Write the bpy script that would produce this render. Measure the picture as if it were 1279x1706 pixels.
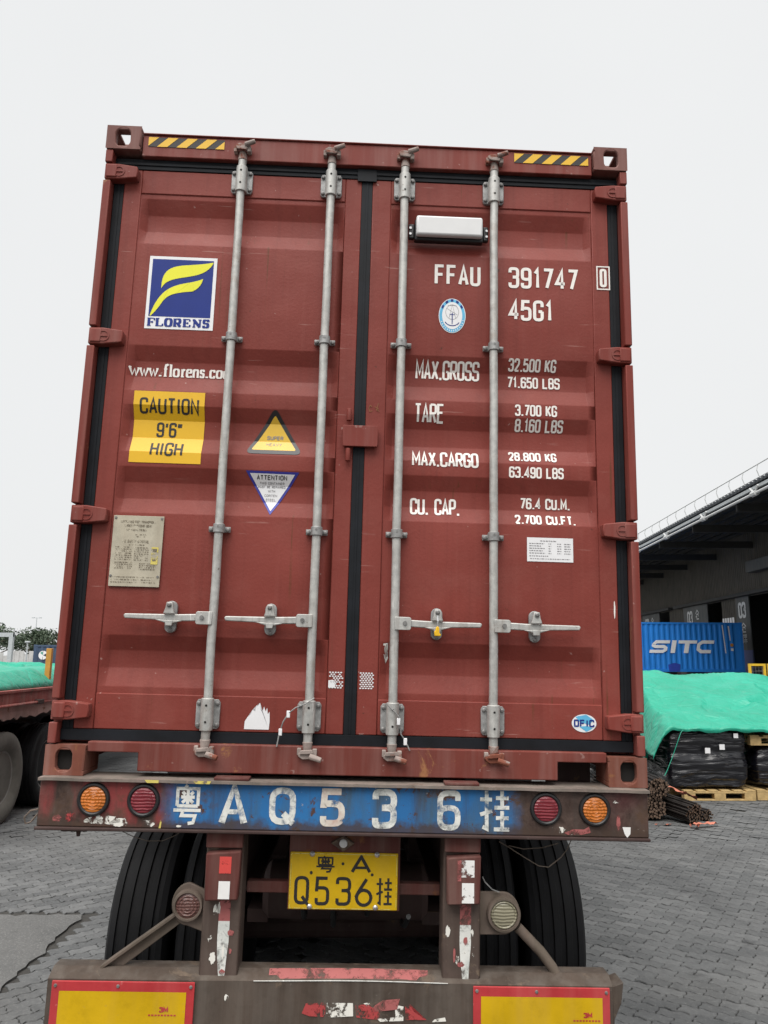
import bpy, bmesh, math, random
from mathutils import Matrix, Vector, Euler, noise as mnoise
random.seed(7)
for o in list(bpy.data.objects): bpy.data.objects.remove(o)
SC = bpy.context.scene
COL = SC.collection
R = math.radians

# ------------------------------------------------------------------ camera, sky, sun, exposure
cam_d = bpy.data.cameras.new('camera')
cam = bpy.data.objects.new('camera', cam_d); COL.objects.link(cam)
SC.camera = cam
CAM = Vector((0.0445, -3.2593, 1.9385))
YAW, PIT, ROL = 0.02841, 0.18765, 0.0055
fw = Vector((math.sin(YAW)*math.cos(PIT), math.cos(YAW)*math.cos(PIT), math.sin(PIT)))
rt = fw.cross(Vector((0, 0, 1))).normalized(); up = rt.cross(fw)
r2 = rt*math.cos(ROL)+up*math.sin(ROL); u2 = -rt*math.sin(ROL)+up*math.cos(ROL)
cam.matrix_world = Matrix(((r2.x, u2.x, -fw.x, CAM.x), (r2.y, u2.y, -fw.y, CAM.y), (r2.z, u2.z, -fw.z, CAM.z), (0, 0, 0, 1)))
cam_d.sensor_fit = 'VERTICAL'; cam_d.sensor_height = 24.0; cam_d.lens = 24.0*1285/1706
cam_d.clip_start = 0.05; cam_d.clip_end = 3000

SUN_EL, SUN_AZ = R(66), R(200)     # azimuth clockwise from +Y: behind the camera, a little to the left
world = bpy.data.worlds.new('World'); SC.world = world; world.use_nodes = True
wn = world.node_tree; wn.nodes.clear()
w_out = wn.nodes.new('ShaderNodeOutputWorld'); w_bg = wn.nodes.new('ShaderNodeBackground')
w_sky = wn.nodes.new('ShaderNodeTexSky'); w_sky.sky_type = 'NISHITA'; w_sky.sun_disc = False
w_sky.sun_elevation = SUN_EL; w_sky.sun_rotation = SUN_AZ; w_sky.dust_density = 4; w_sky.air_density = 1.2
w_mix = wn.nodes.new('ShaderNodeMix'); w_mix.data_type = 'RGBA'
w_tc = wn.nodes.new('ShaderNodeTexCoord'); w_no = wn.nodes.new('ShaderNodeTexNoise')
w_no.inputs['Scale'].default_value = 1.7; w_no.inputs['Detail'].default_value = 6
w_cr = wn.nodes.new('ShaderNodeMix'); w_cr.data_type = 'RGBA'
w_cr.inputs[6].default_value = (5.2, 5.26, 5.3, 1); w_cr.inputs[7].default_value = (5.85, 5.89, 5.89, 1)
w_mix.inputs[0].default_value = 0.97
L = wn.links.new
L(w_tc.outputs['Generated'], w_no.inputs['Vector']); L(w_no.outputs[0], w_cr.inputs[0])
L(w_sky.outputs[0], w_mix.inputs[6]); L(w_cr.outputs[2], w_mix.inputs[7])
L(w_mix.outputs[2], w_bg.inputs['Color']); w_bg.inputs['Strength'].default_value = 0.051
L(w_bg.outputs[0], w_out.inputs[0])
sun_d = bpy.data.lights.new('sun', 'SUN'); sun = bpy.data.objects.new('sun', sun_d); COL.objects.link(sun)
sun_d.energy = 1.5; sun_d.angle = R(60); sun_d.color = (1, 0.97, 0.93)
sdir = Vector((math.sin(SUN_AZ)*math.cos(SUN_EL), math.cos(SUN_AZ)*math.cos(SUN_EL), math.sin(SUN_EL)))
sun.rotation_euler = sdir.to_track_quat('Z', 'Y').to_euler(); sun.location = (0, -10, 30)
SC.view_settings.view_transform = 'Standard'; SC.view_settings.look = 'None'
SC.view_settings.exposure = 1.62; SC.view_settings.gamma = 1.0; SC.view_settings.use_curve_mapping = False
SC.render.engine = 'CYCLES'
SC.cycles.use_denoising = True
SC.cycles.max_bounces = 6

# ------------------------------------------------------------------ materials
class NT:
    def __init__(s, name):
        s.m = bpy.data.materials.new(name); s.m.use_nodes = True
        s.t = s.m.node_tree; s.t.nodes.clear()
        s.out = s.t.nodes.new('ShaderNodeOutputMaterial'); s.b = s.n('ShaderNodeBsdfPrincipled')
        s.t.links.new(s.b.outputs[0], s.out.inputs[0])
    def n(s, typ, ins=None, **props):
        x = s.t.nodes.new(typ)
        for k, v in props.items(): setattr(x, k, v)
        for k, v in (ins or {}).items(): s.set(x.inputs[k], v)
        return x
    def set(s, sock, v):
        if isinstance(v, bpy.types.NodeSocket): s.t.links.new(v, sock)
        elif isinstance(v, (tuple, list)) and len(v) == 3 and sock.type == 'RGBA': sock.default_value = (*v, 1)
        else: sock.default_value = v
    def obj(s, scale=(1, 1, 1)):
        tc = s.n('ShaderNodeTexCoord')
        return s.n('ShaderNodeMapping', {'Vector': tc.outputs['Object'], 'Scale': scale}).outputs[0]
    def noise(s, vec, scale, detail=4, rough=0.55, dist=0.0):
        return s.n('ShaderNodeTexNoise', {'Vector': vec, 'Scale': scale, 'Detail': detail, 'Roughness': rough, 'Distortion': dist}).outputs[0]
    def ramp(s, v, lo, hi, a=0.0, b=1.0):
        return s.n('ShaderNodeMapRange', {0: v, 1: lo, 2: hi, 3: a, 4: b}).outputs[0]
    def mix(s, f, a, b, mode='MIX'):
        x = s.n('ShaderNodeMix', data_type='RGBA', blend_type=mode)
        s.set(x.inputs[0], f); s.set(x.inputs[6], a); s.set(x.inputs[7], b)
        return x.outputs[2]
    def math(s, op, a, b=0.0):
        return s.n('ShaderNodeMath', {0: a, 1: b}, operation=op).outputs[0]
    def bump(s, h, strength=0.3, dist=0.01):
        s.set(s.b.inputs['Normal'], s.n('ShaderNodeBump', {'Height': h, 'Strength': strength, 'Distance': dist}).outputs[0])
    def fin(s, col, rough=0.5, metal=0.0, spec=None):
        s.set(s.b.inputs['Base Color'], col); s.set(s.b.inputs['Roughness'], rough); s.b.inputs['Metallic'].default_value = metal
        if spec is not None: s.b.inputs['Specular IOR Level'].default_value = spec
        return s.m
def mul(c, k): return tuple(min(1, x*k) for x in c)

def painted(name, base, var=0.22, rough=0.5, rust=0.0, scale=2.0, streak=0.5, rustcol=(0.11, 0.045, 0.022), bump=0.06, dust=(0.42, 0.3, 0.27), dustamt=0.25, spec=0.22):
    g = NT(name); v = g.obj(); vs = g.obj((9, 9, 0.55))
    a = g.noise(v, scale, 6, 0.62); st = g.noise(vs, 1.6, 5, 0.6); f = g.noise(v, 60, 3)
    c = g.mix(g.ramp(a, 0.3, 0.7), mul(base, 1-var), mul(base, 1+var))
    c = g.mix(g.math('MULTIPLY', g.ramp(st, 0.42, 0.75), streak*dustamt*1.6), c, dust)
    c = g.mix(g.math('MULTIPLY', g.ramp(g.noise(v, scale*4.3, 8, 0.7), 0.52, 0.74), dustamt*0.7), c, mul(base, 0.55))
    # specks and small scratches
    sp = g.noise(v, 34, 2, 0.5)
    c = g.mix(g.math('MULTIPLY', g.ramp(sp, 0.72, 0.76), 0.35), c, dust)
    if rust > 0:
        rn = g.noise(v, 5.5, 9, 0.72, 0.4)
        rm = g.ramp(rn, 0.66-rust*0.3, 0.70-rust*0.26)
        c = g.mix(rm, c, g.mix(f, rustcol, mul(rustcol, 2.2)))
    g.bump(g.mix(0.5, a, f), bump, 0.01)
    return g.fin(c, g.ramp(a, 0.3, 0.7, rough-0.08, rough+0.12), spec=spec)

def plain(name, col, rough=0.6, metal=0.0, var=0.15, scale=8, bump=0.0, spec=None):
    g = NT(name); v = g.obj(); a = g.noise(v, scale, 5, 0.6)
    c = g.mix(g.ramp(a, 0.3, 0.7), mul(col, 1-var), mul(col, 1+var))
    if bump: g.bump(a, bump, 0.01)
    return g.fin(c, rough, metal, spec)

def chipped(name, col, keep=0.5, scale=14, rough=0.6, soft=0.04, var=0.1, stain=None):
    """old paint or tape with pieces worn away: transparent where it has come off"""
    g = NT(name); v = g.obj(); a = g.noise(v, scale, 8, 0.68, 0.3); lo = g.noise(v, scale*0.28, 3)
    s = g.math('ADD', g.math('MULTIPLY', a, 0.65), g.math('MULTIPLY', lo, 0.35))
    al = g.ramp(s, 0.62-keep*0.3-soft, 0.62-keep*0.3+soft)
    c = g.mix(g.noise(v, 30, 3), mul(col, 1-var), mul(col, 1+var))
    if stain: c = g.mix(g.ramp(g.noise(v, 11, 6, 0.7), 0.45, 0.7), c, stain)
    g.set(g.b.inputs['Alpha'], al)
    return g.fin(c, rough)

RED = (0.204, 0.041, 0.031)
M = {}
def container_paint(name, base):
    g = NT(name); v = g.obj(); lo = g.noise(v, 0.9, 4, 0.6); mid = g.noise(v, 3.2, 7, 0.68); fine = g.noise(v, 70, 3)
    c = g.mix(g.ramp(lo, 0.3, 0.7), mul(base, 0.86), mul(base, 1.16))
    c = g.mix(g.ramp(mid, 0.5, 0.72, 0, 0.40), c, (0.25, 0.078, 0.062))           # sun-faded patches
    c = g.mix(g.ramp(g.noise(g.obj((14, 14, 0.35)), 1.5, 5, 0.6), 0.54, 0.8, 0, 0.24), c, (0.26, 0.085, 0.068))  # chalky rain streaks
    c = g.mix(g.ramp(g.noise(g.obj((17, 17, 0.5)), 1.3, 6, 0.65), 0.52, 0.78, 0, 0.4), c, mul(base, 0.55))       # dark dirt runs
    run = g.math('MULTIPLY', g.ramp(g.noise(g.obj((46, 46, 0.9)), 1.0, 4, 0.6), 0.62, 0.70), g.ramp(g.noise(v, 2.1, 4), 0.48, 0.62))
    c = g.mix(g.math('MULTIPLY', run, 0.75), c, (0.115, 0.042, 0.018))            # rust runs
    sc = g.n('ShaderNodeMapping', {'Vector': g.n('ShaderNodeTexCoord').outputs['Object'], 'Scale': (3.5, 3.5, 70), 'Rotation': (0, 0.5, 0)}).outputs[0]
    scr = g.math('MULTIPLY', g.ramp(g.noise(sc, 1.0, 3), 0.66, 0.70), g.ramp(g.noise(v, 3.7, 3), 0.52, 0.62))
    c = g.mix(g.math('MULTIPLY', scr, 0.6), c, (0.40, 0.22, 0.19))                # scratches
    c = g.mix(g.math('MULTIPLY', g.ramp(g.noise(v, 36, 2), 0.735, 0.765), 0.55), c, (0.42, 0.27, 0.24))
    c = g.mix(g.math('MULTIPLY', g.ramp(g.noise(v, 27, 3), 0.74, 0.77), 0.7), c, (0.06, 0.028, 0.018))
    g.bump(g.mix(0.06, g.noise(v, 2.6, 2), fine), 0.5, 0.03)
    return g.fin(c, g.ramp(mid, 0.3, 0.7, 0.42, 0.62), spec=0.22)
M['red'] = container_paint('container_paint', RED)
M['red_frame'] = painted('frame_paint', mul(RED, 0.92), var=0.13, rust=0.10, dustamt=0.25, rough=0.55, rustcol=(0.16, 0.07, 0.04))
M['red_sill'] = painted('sill_paint', (0.150, 0.036, 0.027), var=0.2, rust=0.14, dustamt=0.25, rough=0.6, rustcol=(0.17, 0.075, 0.035))
M['casting'] = painted('casting_paint', (0.165, 0.055, 0.036), var=0.25, rust=0.36, dustamt=0.4, rough=0.65, rustcol=(0.15, 0.065, 0.03))
M['casting_top'] = painted('upper_casting_paint', (0.18, 0.078, 0.066), var=0.2, rust=0.12, dustamt=0.45, rough=0.65)
M['gasket'] = plain('rubber_gasket', (0.0065, 0.008, 0.011), 0.65, var=0.4, spec=0.25)
M['dark'] = plain('dark_inside', (0.012, 0.011, 0.01), 0.9)  # near-black colour stands in for the shade inside holes and openings
def galv():
    g = NT('galvanised_steel'); v = g.obj(); a = g.noise(v, 26, 5, 0.65); vs = g.obj((22, 22, 3))
    s = g.noise(vs, 2, 5)
    c = g.mix(g.ramp(a, 0.3, 0.7), (0.36, 0.36, 0.345), (0.53, 0.525, 0.50))
    c = g.mix(g.ramp(s, 0.5, 0.75, 0, 0.7), c, (0.27, 0.245, 0.22))
    c = g.mix(g.ramp(g.noise(v, 4.5, 6, 0.7), 0.56, 0.70, 0, 0.55), c, (0.22, 0.16, 0.12))
    c = g.mix(g.ramp(g.noise(g.obj((30, 30, 4)), 1.2, 4), 0.66, 0.70, 0, 0.8), c, (0.70, 0.69, 0.66))
    c = g.mix(g.ramp(g.noise(v, 60, 3), 0.68, 0.74, 0, 0.7), c, (0.13, 0.085, 0.06))
    g.bump(a, 0.12, 0.004)
    return g.fin(c, g.ramp(a, 0.3, 0.7, 0.42, 0.62), 0.35)
M['galv'] = galv()
M['galv_dark'] = plain('galvanised_bracket', (0.30, 0.30, 0.295), 0.55, 0.35, var=0.3, scale=40, bump=0.1)
M['bolt'] = plain('bolt_steel', (0.20, 0.195, 0.19), 0.5, 0.4, var=0.3, scale=60)
M['camrust'] = painted('cam_rust', (0.30, 0.25, 0.225), var=0.4, rust=0.44, scale=14, rough=0.7, rustcol=(0.12, 0.04, 0.025))
M['white'] = plain('white_lettering', (0.80, 0.765, 0.72), 0.6, var=0.06, scale=40)
M['white_st'] = plain('white_sticker', (0.76, 0.76, 0.77), 0.5, var=0.05)
M['yellow_st'] = plain('yellow_sticker', (0.74, 0.43, 0.008), 0.5, var=0.04)
M['yellow_pale'] = plain('faded_yellow_sticker', (0.72, 0.46, 0.05), 0.35, var=0.08)
M['blue_st'] = plain('blue_sticker', (0.012, 0.03, 0.20), 0.45, var=0.08, spec=0.25)
M['lemon'] = plain('lemon_print', (0.76, 0.74, 0.02), 0.5, var=0.05)
M['black_pr'] = plain('black_print', (0.018, 0.016, 0.016), 0.6)
M['grey_pr'] = plain('faded_print', (0.22, 0.21, 0.22), 0.6)
M['violet'] = plain('blue_border_print', (0.035, 0.04, 0.30), 0.5)
M['cyan'] = plain('cyan_print', (0.10, 0.42, 0.66), 0.5)
M['char'] = plain('charcoal_border_print', (0.022, 0.022, 0.024), 0.4)
M['platealu'] = painted('aged_plate', (0.46, 0.42, 0.33), var=0.15, rust=0.0, scale=9, rough=0.5, dustamt=0.5, dust=(0.3, 0.25, 0.18))
M['plate_print'] = chipped('worn_plate_print', (0.16, 0.13, 0.09), keep=0.42, scale=60)
M['unit'] = plain('white_plastic', (0.66, 0.66, 0.66), 0.4, var=0.04)
M['blackpl'] = plain('black_plastic', (0.014, 0.014, 0.015), 0.45)
M['tyre'] = plain('tyre_rubber', (0.0075, 0.0075, 0.0085), 0.7, var=0.5, scale=5, bump=0.15, spec=0.25)
M['tyre_dust'] = plain('dusty_tyre_rubber', (0.13, 0.125, 0.11), 0.85, var=0.25, scale=5, bump=0.1)
M['rim'] = painted('rim_paint', (0.20, 0.20, 0.19), var=0.2, rust=0.1, scale=6, rough=0.6)
M['chassis'] = painted('chassis_paint', (0.05, 0.03, 0.027), var=0.3, rust=0.2, rough=0.75, rustcol=(0.06, 0.035, 0.02), dust=(0.12, 0.1, 0.09))
M['post'] = painted('post_paint', (0.072, 0.048, 0.040), var=0.35, rust=0.3, scale=4, rough=0.7, rustcol=(0.10, 0.075, 0.055), dust=(0.15, 0.12, 0.10), dustamt=0.6)
M['post_red'] = painted('dull_red_paint', (0.098, 0.032, 0.027), var=0.3, rust=0.2, rough=0.7, dust=(0.25, 0.2, 0.17), dustamt=0.4)
M['steel'] = painted('worn_bar_steel', (0.070, 0.052, 0.041), var=0.35, rust=0.32, scale=4, rough=0.6, rustcol=(0.08, 0.06, 0.045), dust=(0.17, 0.15, 0.13), dustamt=0.6)
M['lip'] = painted('scuffed_lip', (0.17, 0.145, 0.125), var=0.3, rust=0.2, scale=5, rough=0.5, rustcol=(0.10, 0.075, 0.06), dustamt=0.4)
M['bracket'] = painted('lamp_bracket_paint', (0.115, 0.092, 0.072), var=0.25, rust=0.1, scale=7, rough=0.65, rustcol=(0.09, 0.065, 0.05))
M['mirror'] = plain('bare_steel', (0.6, 0.6, 0.6), 0.3, 0.8, scale=30)
def beam_mat():
    g = NT('rear_beam_paint'); v = g.obj(); tc = g.n('ShaderNodeTexCoord')
    x = g.n('ShaderNodeSeparateXYZ', {0: tc.outputs['Object']}).outputs[0]
    a = g.noise(v, 5, 8, 0.7); b = g.noise(v, 17, 6, 0.7, 0.6); lo = g.noise(v, 1.8, 3)
    w = g.math('MULTIPLY', g.math('SUBTRACT', a, 0.5), 0.14)
    xx = g.math('ADD', x, w)
    blue = g.math('MULTIPLY', g.ramp(xx, -0.735, -0.675), g.ramp(xx, 0.70, 0.64))
    brown = g.mix(g.ramp(b, 0.35, 0.65), (0.042, 0.026, 0.021), (0.105, 0.07, 0.058))
    redz = g.math('MULTIPLY', g.ramp(xx, -0.60, -0.75), g.ramp(g.noise(g.obj((9, 9, 2)), 1.4, 5), 0.42, 0.62))
    brown = g.mix(g.math('MULTIPLY', redz, 0.8), brown, (0.27, 0.045, 0.045))
    rz = g.math('MULTIPLY', g.ramp(xx, 1.02, 1.12), g.ramp(lo, 0.4, 0.62))
    brown = g.mix(g.math('MULTIPLY', rz, 0.55), brown, (0.22, 0.05, 0.065))
    bl = g.mix(g.ramp(lo, 0.3, 0.7), (0.018, 0.096, 0.265), (0.031, 0.175, 0.42))
    bl = g.mix(g.ramp(g.noise(g.obj((5, 5, 1.2)), 2.0, 6), 0.47, 0.66, 0, 0.8), bl, (0.06, 0.10, 0.13))
    chip = g.ramp(g.noise(v, 15, 9, 0.74, 0.5), 0.565, 0.60)
    bl = g.mix(chip, bl, (0.085, 0.045, 0.035))
    c = g.mix(blue, brown, bl)
    c = g.mix(g.ramp(g.noise(v, 8, 9, 0.75), 0.62, 0.68, 0, 0.8), c, (0.06, 0.042, 0.035))
    c = g.mix(g.ramp(g.noise(v, 42, 4, 0.6), 0.70, 0.74, 0, 0.7), c, (0.38, 0.33, 0.3))
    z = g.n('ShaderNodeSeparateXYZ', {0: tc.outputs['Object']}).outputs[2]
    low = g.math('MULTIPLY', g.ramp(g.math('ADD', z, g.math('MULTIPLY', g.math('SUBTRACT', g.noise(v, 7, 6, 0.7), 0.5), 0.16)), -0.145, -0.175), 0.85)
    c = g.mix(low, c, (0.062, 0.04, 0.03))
    c = g.mix(g.ramp(g.noise(g.obj((16, 16, 1.6)), 1.4, 5, 0.65), 0.52, 0.72, 0, 0.6), c, (0.055, 0.042, 0.036))
    c = g.mix(g.ramp(g.noise(v, 4.2, 7, 0.72), 0.57, 0.66, 0, 0.75), c, (0.085, 0.048, 0.03))
    g.bump(b, 0.25, 0.006)
    return g.fin(c, g.ramp(a, 0.3, 0.7, 0.45, 0.75), spec=0.25)
M['beam'] = beam_mat()
M['spray'] = chipped('worn_white_spray_paint', (0.72, 0.72, 0.68), keep=0.58, scale=26, soft=0.07, stain=(0.50, 0.53, 0.50))
M['spray_rust'] = chipped('worn_white_paint_rusty', (0.66, 0.62, 0.55), keep=0.62, scale=26, soft=0.04, stain=(0.48, 0.30, 0.24))
M['chipwhite'] = chipped('flaking_white_paint', (0.74, 0.72, 0.66), keep=0.45, scale=30, soft=0.02)
M['chipred'] = chipped('flaking_red_tape', (0.38, 0.05, 0.05), keep=0.45, scale=22, soft=0.03)
M['chippink'] = chipped('faded_red_tape', (0.36, 0.105, 0.10), keep=0.5, scale=26, soft=0.06)
M['chipyel'] = chipped('flaking_yellow_paint', (0.60, 0.50, 0.12), keep=0.5, scale=30, soft=0.03)
M['tape_white'] = chipped('white_reflective_tape', (0.76, 0.75, 0.73), keep=0.68, scale=22, soft=0.02)
M['tape_red'] = chipped('red_reflective_tape', (0.60, 0.06, 0.05), keep=0.72, scale=22, soft=0.02)
M['board_red'] = painted('board_red_border', (0.42, 0.04, 0.045), var=0.14, scale=6, rough=0.35, dustamt=0.25, dust=(0.6, 0.2, 0.18))
M['board_yel'] = painted('board_yellow_field', (0.58, 0.36, 0.008), var=0.16, scale=3, rough=0.4, dustamt=0.5, dust=(0.45, 0.28, 0.05))
M['plate_yel'] = painted('number_plate_yellow', (0.62, 0.39, 0.008), var=0.12, scale=5, rough=0.4, dustamt=0.35, dust=(0.55, 0.36, 0.06))
def lens_mat(name, col, kind):
    g = NT(name); v = g.obj()
    n = g.noise(v, 9, 3)
    c = g.mix(n, mul(col, 0.75), mul(col, 1.2))
    w = g.n('ShaderNodeTexWave', {'Vector': v, 'Scale': 26.0, 'Distortion': 2.5, 'Detail': 2.0}, wave_type='BANDS', bands_direction='Z').outputs['Fac']
    g.bump(w, 0.5, 0.004)
    g.b.inputs['Coat Weight'].default_value = 0.3
    return g.fin(c, 0.3)
M['lens_o'] = lens_mat('amber_lens', (0.50, 0.145, 0.018), 0)
M['lens_r'] = lens_mat('red_lens', (0.20, 0.018, 0.028), 1)
M['lens_dull'] = lens_mat('dull_grey_lens', (0.24, 0.22, 0.15), 0)
M['lens_brown'] = lens_mat('dull_brown_red_lens', (0.135, 0.062, 0.052), 0)
def tarp_mat():
    g = NT('green_tarpaulin'); v = g.obj(); a = g.noise(v, 1.6, 5, 0.6)
    c = g.mix(g.ramp(a, 0.3, 0.7), (0.008, 0.275, 0.175), (0.018, 0.355, 0.24))
    vf = g.obj((1, 1, 1)); f = g.noise(vf, 4, 6, 0.6, 2.0)
    c = g.mix(g.ramp(g.noise(v, 5, 6, 0.7), 0.56, 0.75, 0, 0.35), c, (0.16, 0.36, 0.28))
    vo = g.n('ShaderNodeTexVoronoi', {'Vector': g.n('ShaderNodeMapping', {'Vector': v, 'Scale': (1.0, 1.6, 1.0), 'Rotation': (0, 0, 0.6)}).outputs[0], 'Scale': 2.6}, feature='DISTANCE_TO_EDGE').outputs['Distance']
    g.bump(g.math('ADD', g.math('MULTIPLY', g.ramp(vo, 0.0, 0.12), 0.35), f), 0.38, 0.06)
    return g.fin(c, 0.45, spec=0.5)
M['tarp'] = tarp_mat()
M['wrap'] = None
def wrap_mat():
    g = NT('black_stretch_film'); v = g.obj((0.7, 0.7, 5)); a = g.noise(v, 2.2, 3, 0.5, 1.2)
    g.bump(a, 0.8, 0.05)
    return g.fin((0.006, 0.006, 0.009), g.ramp(a, 0.3, 0.7, 0.10, 0.26), spec=0.7)
M['wrap'] = wrap_mat()
M['wood'] = plain('pallet_wood', (0.46, 0.32, 0.14), 0.75, var=0.25, scale=14, bump=0.2)
M['bars'] = plain('rusty_bar_steel', (0.016, 0.012, 0.010), 0.6, 0.3, var=0.4, scale=30)
M['bar_end'] = plain('cut_bar_ends', (0.15, 0.10, 0.07), 0.6, 0.2, var=0.5, scale=50)
M['strap'] = plain('salmon_strap', (0.50, 0.17, 0.11), 0.6, var=0.12)
M['sitc_blue'] = painted('bright_blue_container_paint', (0.018, 0.20, 0.64), var=0.1, scale=1.0, rough=0.45, dustamt=0.12, dust=(0.2, 0.35, 0.6))
M['navy'] = painted('slate_blue_container_paint', (0.055, 0.085, 0.14), var=0.15, scale=1.0, rough=0.55, dustamt=0.2, dust=(0.2, 0.22, 0.26))
M['orange'] = plain('orange_post_paint', (0.52, 0.24, 0.04), 0.6, var=0.15)
M['cageyel'] = plain('yellow_frame_paint', (0.72, 0.45, 0.03), 0.5, var=0.1)
M['deckred'] = painted('trailer_red_paint', (0.27, 0.075, 0.065), var=0.25, rust=0.22, scale=3, rough=0.65, rustcol=(0.10, 0.05, 0.04), dust=(0.4, 0.3, 0.27), dustamt=0.6)
M['flap'] = painted('faded_pink_paint', (0.40, 0.27, 0.24), var=0.3, rust=0.18, scale=3, rough=0.75, dustamt=0.6)
M['concrete_w'] = painted('grey_fence_paint', (0.50, 0.50, 0.49), var=0.15, scale=1.5, rough=0.8, dustamt=0.4, dust=(0.35, 0.33, 0.31))
M['pole'] = plain('grey_pole_paint', (0.42, 0.45, 0.46), 0.6)
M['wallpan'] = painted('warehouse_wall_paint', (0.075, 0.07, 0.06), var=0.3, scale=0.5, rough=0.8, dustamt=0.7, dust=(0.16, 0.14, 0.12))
M['wdoor'] = painted('warehouse_door_paint', (0.06, 0.07, 0.072), var=0.1, scale=0.6, rough=0.6)
M['wdoor_blue'] = plain('door_blue_band', (0.02, 0.05, 0.36), 0.6)
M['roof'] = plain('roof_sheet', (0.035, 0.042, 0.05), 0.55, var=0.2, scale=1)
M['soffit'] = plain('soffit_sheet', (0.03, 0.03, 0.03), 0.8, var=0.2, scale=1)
M['gutter'] = plain('gutter_pipe', (0.55, 0.56, 0.56), 0.5)
M['dimprint'] = plain('grey_wall_lettering', (0.55, 0.56, 0.56), 0.6)
M['bark'] = plain('bark', (0.10, 0.075, 0.055), 0.9, var=0.3, scale=4)
def leaf_mat(name, c0, c1):
    g = NT(name); ge = g.n('ShaderNodeNewGeometry'); oi = g.n('ShaderNodeObjectInfo')
    return g.fin(g.mix(ge.outputs['Random Per Island'], c0, c1), 0.6)
M['leaf'] = leaf_mat('dark_leaves', (0.028, 0.05, 0.026), (0.075, 0.105, 0.06))
M['leaf2'] = leaf_mat('grey_green_leaves', (0.04, 0.058, 0.03), (0.10, 0.115, 0.065))
def paver_mat():
    g = NT('paver_concrete'); tc = g.n('ShaderNodeNewGeometry'); oi = g.n('ShaderNodeObjectInfo')
    v = tc.outputs['Position']
    r = g.math('FRACT', g.math('ADD', tc.outputs['Random Per Island'], oi.outputs['Random']))
    a = g.noise(v, 1.1, 5, 0.6); f = g.noise(v, 48, 4, 0.75); m = g.noise(v, 14, 5, 0.6)
    c = g.mix(r, (0.095, 0.099, 0.101), (0.152, 0.156, 0.157))
    c = g.mix(g.ramp(a, 0.42, 0.7, 0, 0.65), c, (0.055, 0.057, 0.06))
    c = g.mix(g.ramp(g.noise(v, 0.45, 3), 0.5, 0.72, 0, 0.4), c, (0.15, 0.147, 0.138))
    c = g.mix(g.ramp(g.noise(g.n('ShaderNodeMapping', {'Vector': v, 'Scale': (1.5, 0.12, 1)}).outputs[0], 1.2, 4), 0.54, 0.72, 0, 0.5), c, (0.05, 0.051, 0.053))
    c = g.mix(g.ramp(g.noise(v, 2.6, 3, 0.5), 0.66, 0.72, 0, 0.6), c, (0.032, 0.032, 0.034))
    c = g.mix(g.ramp(f, 0.52, 0.75, 0, 0.55), c, (0.23, 0.23, 0.225))
    c = g.mix(g.ramp(m, 0.5, 0.72, 0, 0.5), c, (0.06, 0.062, 0.064))
    g.bump(g.mix(0.6, m, f), 0.55, 0.006)
    return g.fin(c, 0.75, spec=0.35)
M['paver'] = paver_mat()
def ground_mat():
    g = NT('yard_ground'); v = g.n('ShaderNodeNewGeometry').outputs['Position']
    far = g.n('ShaderNodeSeparateXYZ', {0: v}).outputs[1]
    d = g.noise(v, 30, 5, 0.7)
    joint = g.mix(d, (0.018, 0.018, 0.017), (0.06, 0.056, 0.05))
    br = g.n('ShaderNodeTexVoronoi', {'Vector': v, 'Scale': 6.0}, feature='F1').outputs['Color']
    top = g.mix(g.noise(v, 0.5, 5), (0.085, 0.087, 0.088), (0.13, 0.13, 0.129))
    top = g.mix(0.12, top, br)
    top = g.mix(0.8, top, (0.105, 0.107, 0.107))
    x = g.n('ShaderNodeSeparateXYZ', {0: v}).outputs[0]
    inside = g.math('MULTIPLY', g.ramp(far, 13.05, 12.95), g.math('MULTIPLY', g.ramp(x, -8.05, -7.95), g.ramp(x, 10.05, 9.95)))
    c = g.mix(inside, top, joint)
    g.bump(d, 0.4, 0.01)
    return g.fin(c, 0.9)
M['ground'] = ground_mat()
def slab_mat():
    g = NT('slab_concrete'); v = g.n('ShaderNodeNewGeometry').outputs['Position']
    a = g.noise(v, 2.0, 6, 0.65); f = g.noise(v, 70, 4, 0.7)
    c = g.mix(g.ramp(a, 0.3, 0.7), (0.085, 0.087, 0.086), (0.14, 0.14, 0.137))
    c = g.mix(g.ramp(f, 0.52, 0.70, 0, 0.7), c, (0.25, 0.25, 0.245))
    c = g.mix(g.ramp(g.noise(v, 4, 6, 0.7), 0.54, 0.68, 0, 0.6), c, (0.05, 0.05, 0.05))
    g.bump(g.mix(0.5, a, f), 0.6, 0.012)
    return g.fin(c, 0.8, spec=0.3)
M['slab'] = slab_mat()

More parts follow.
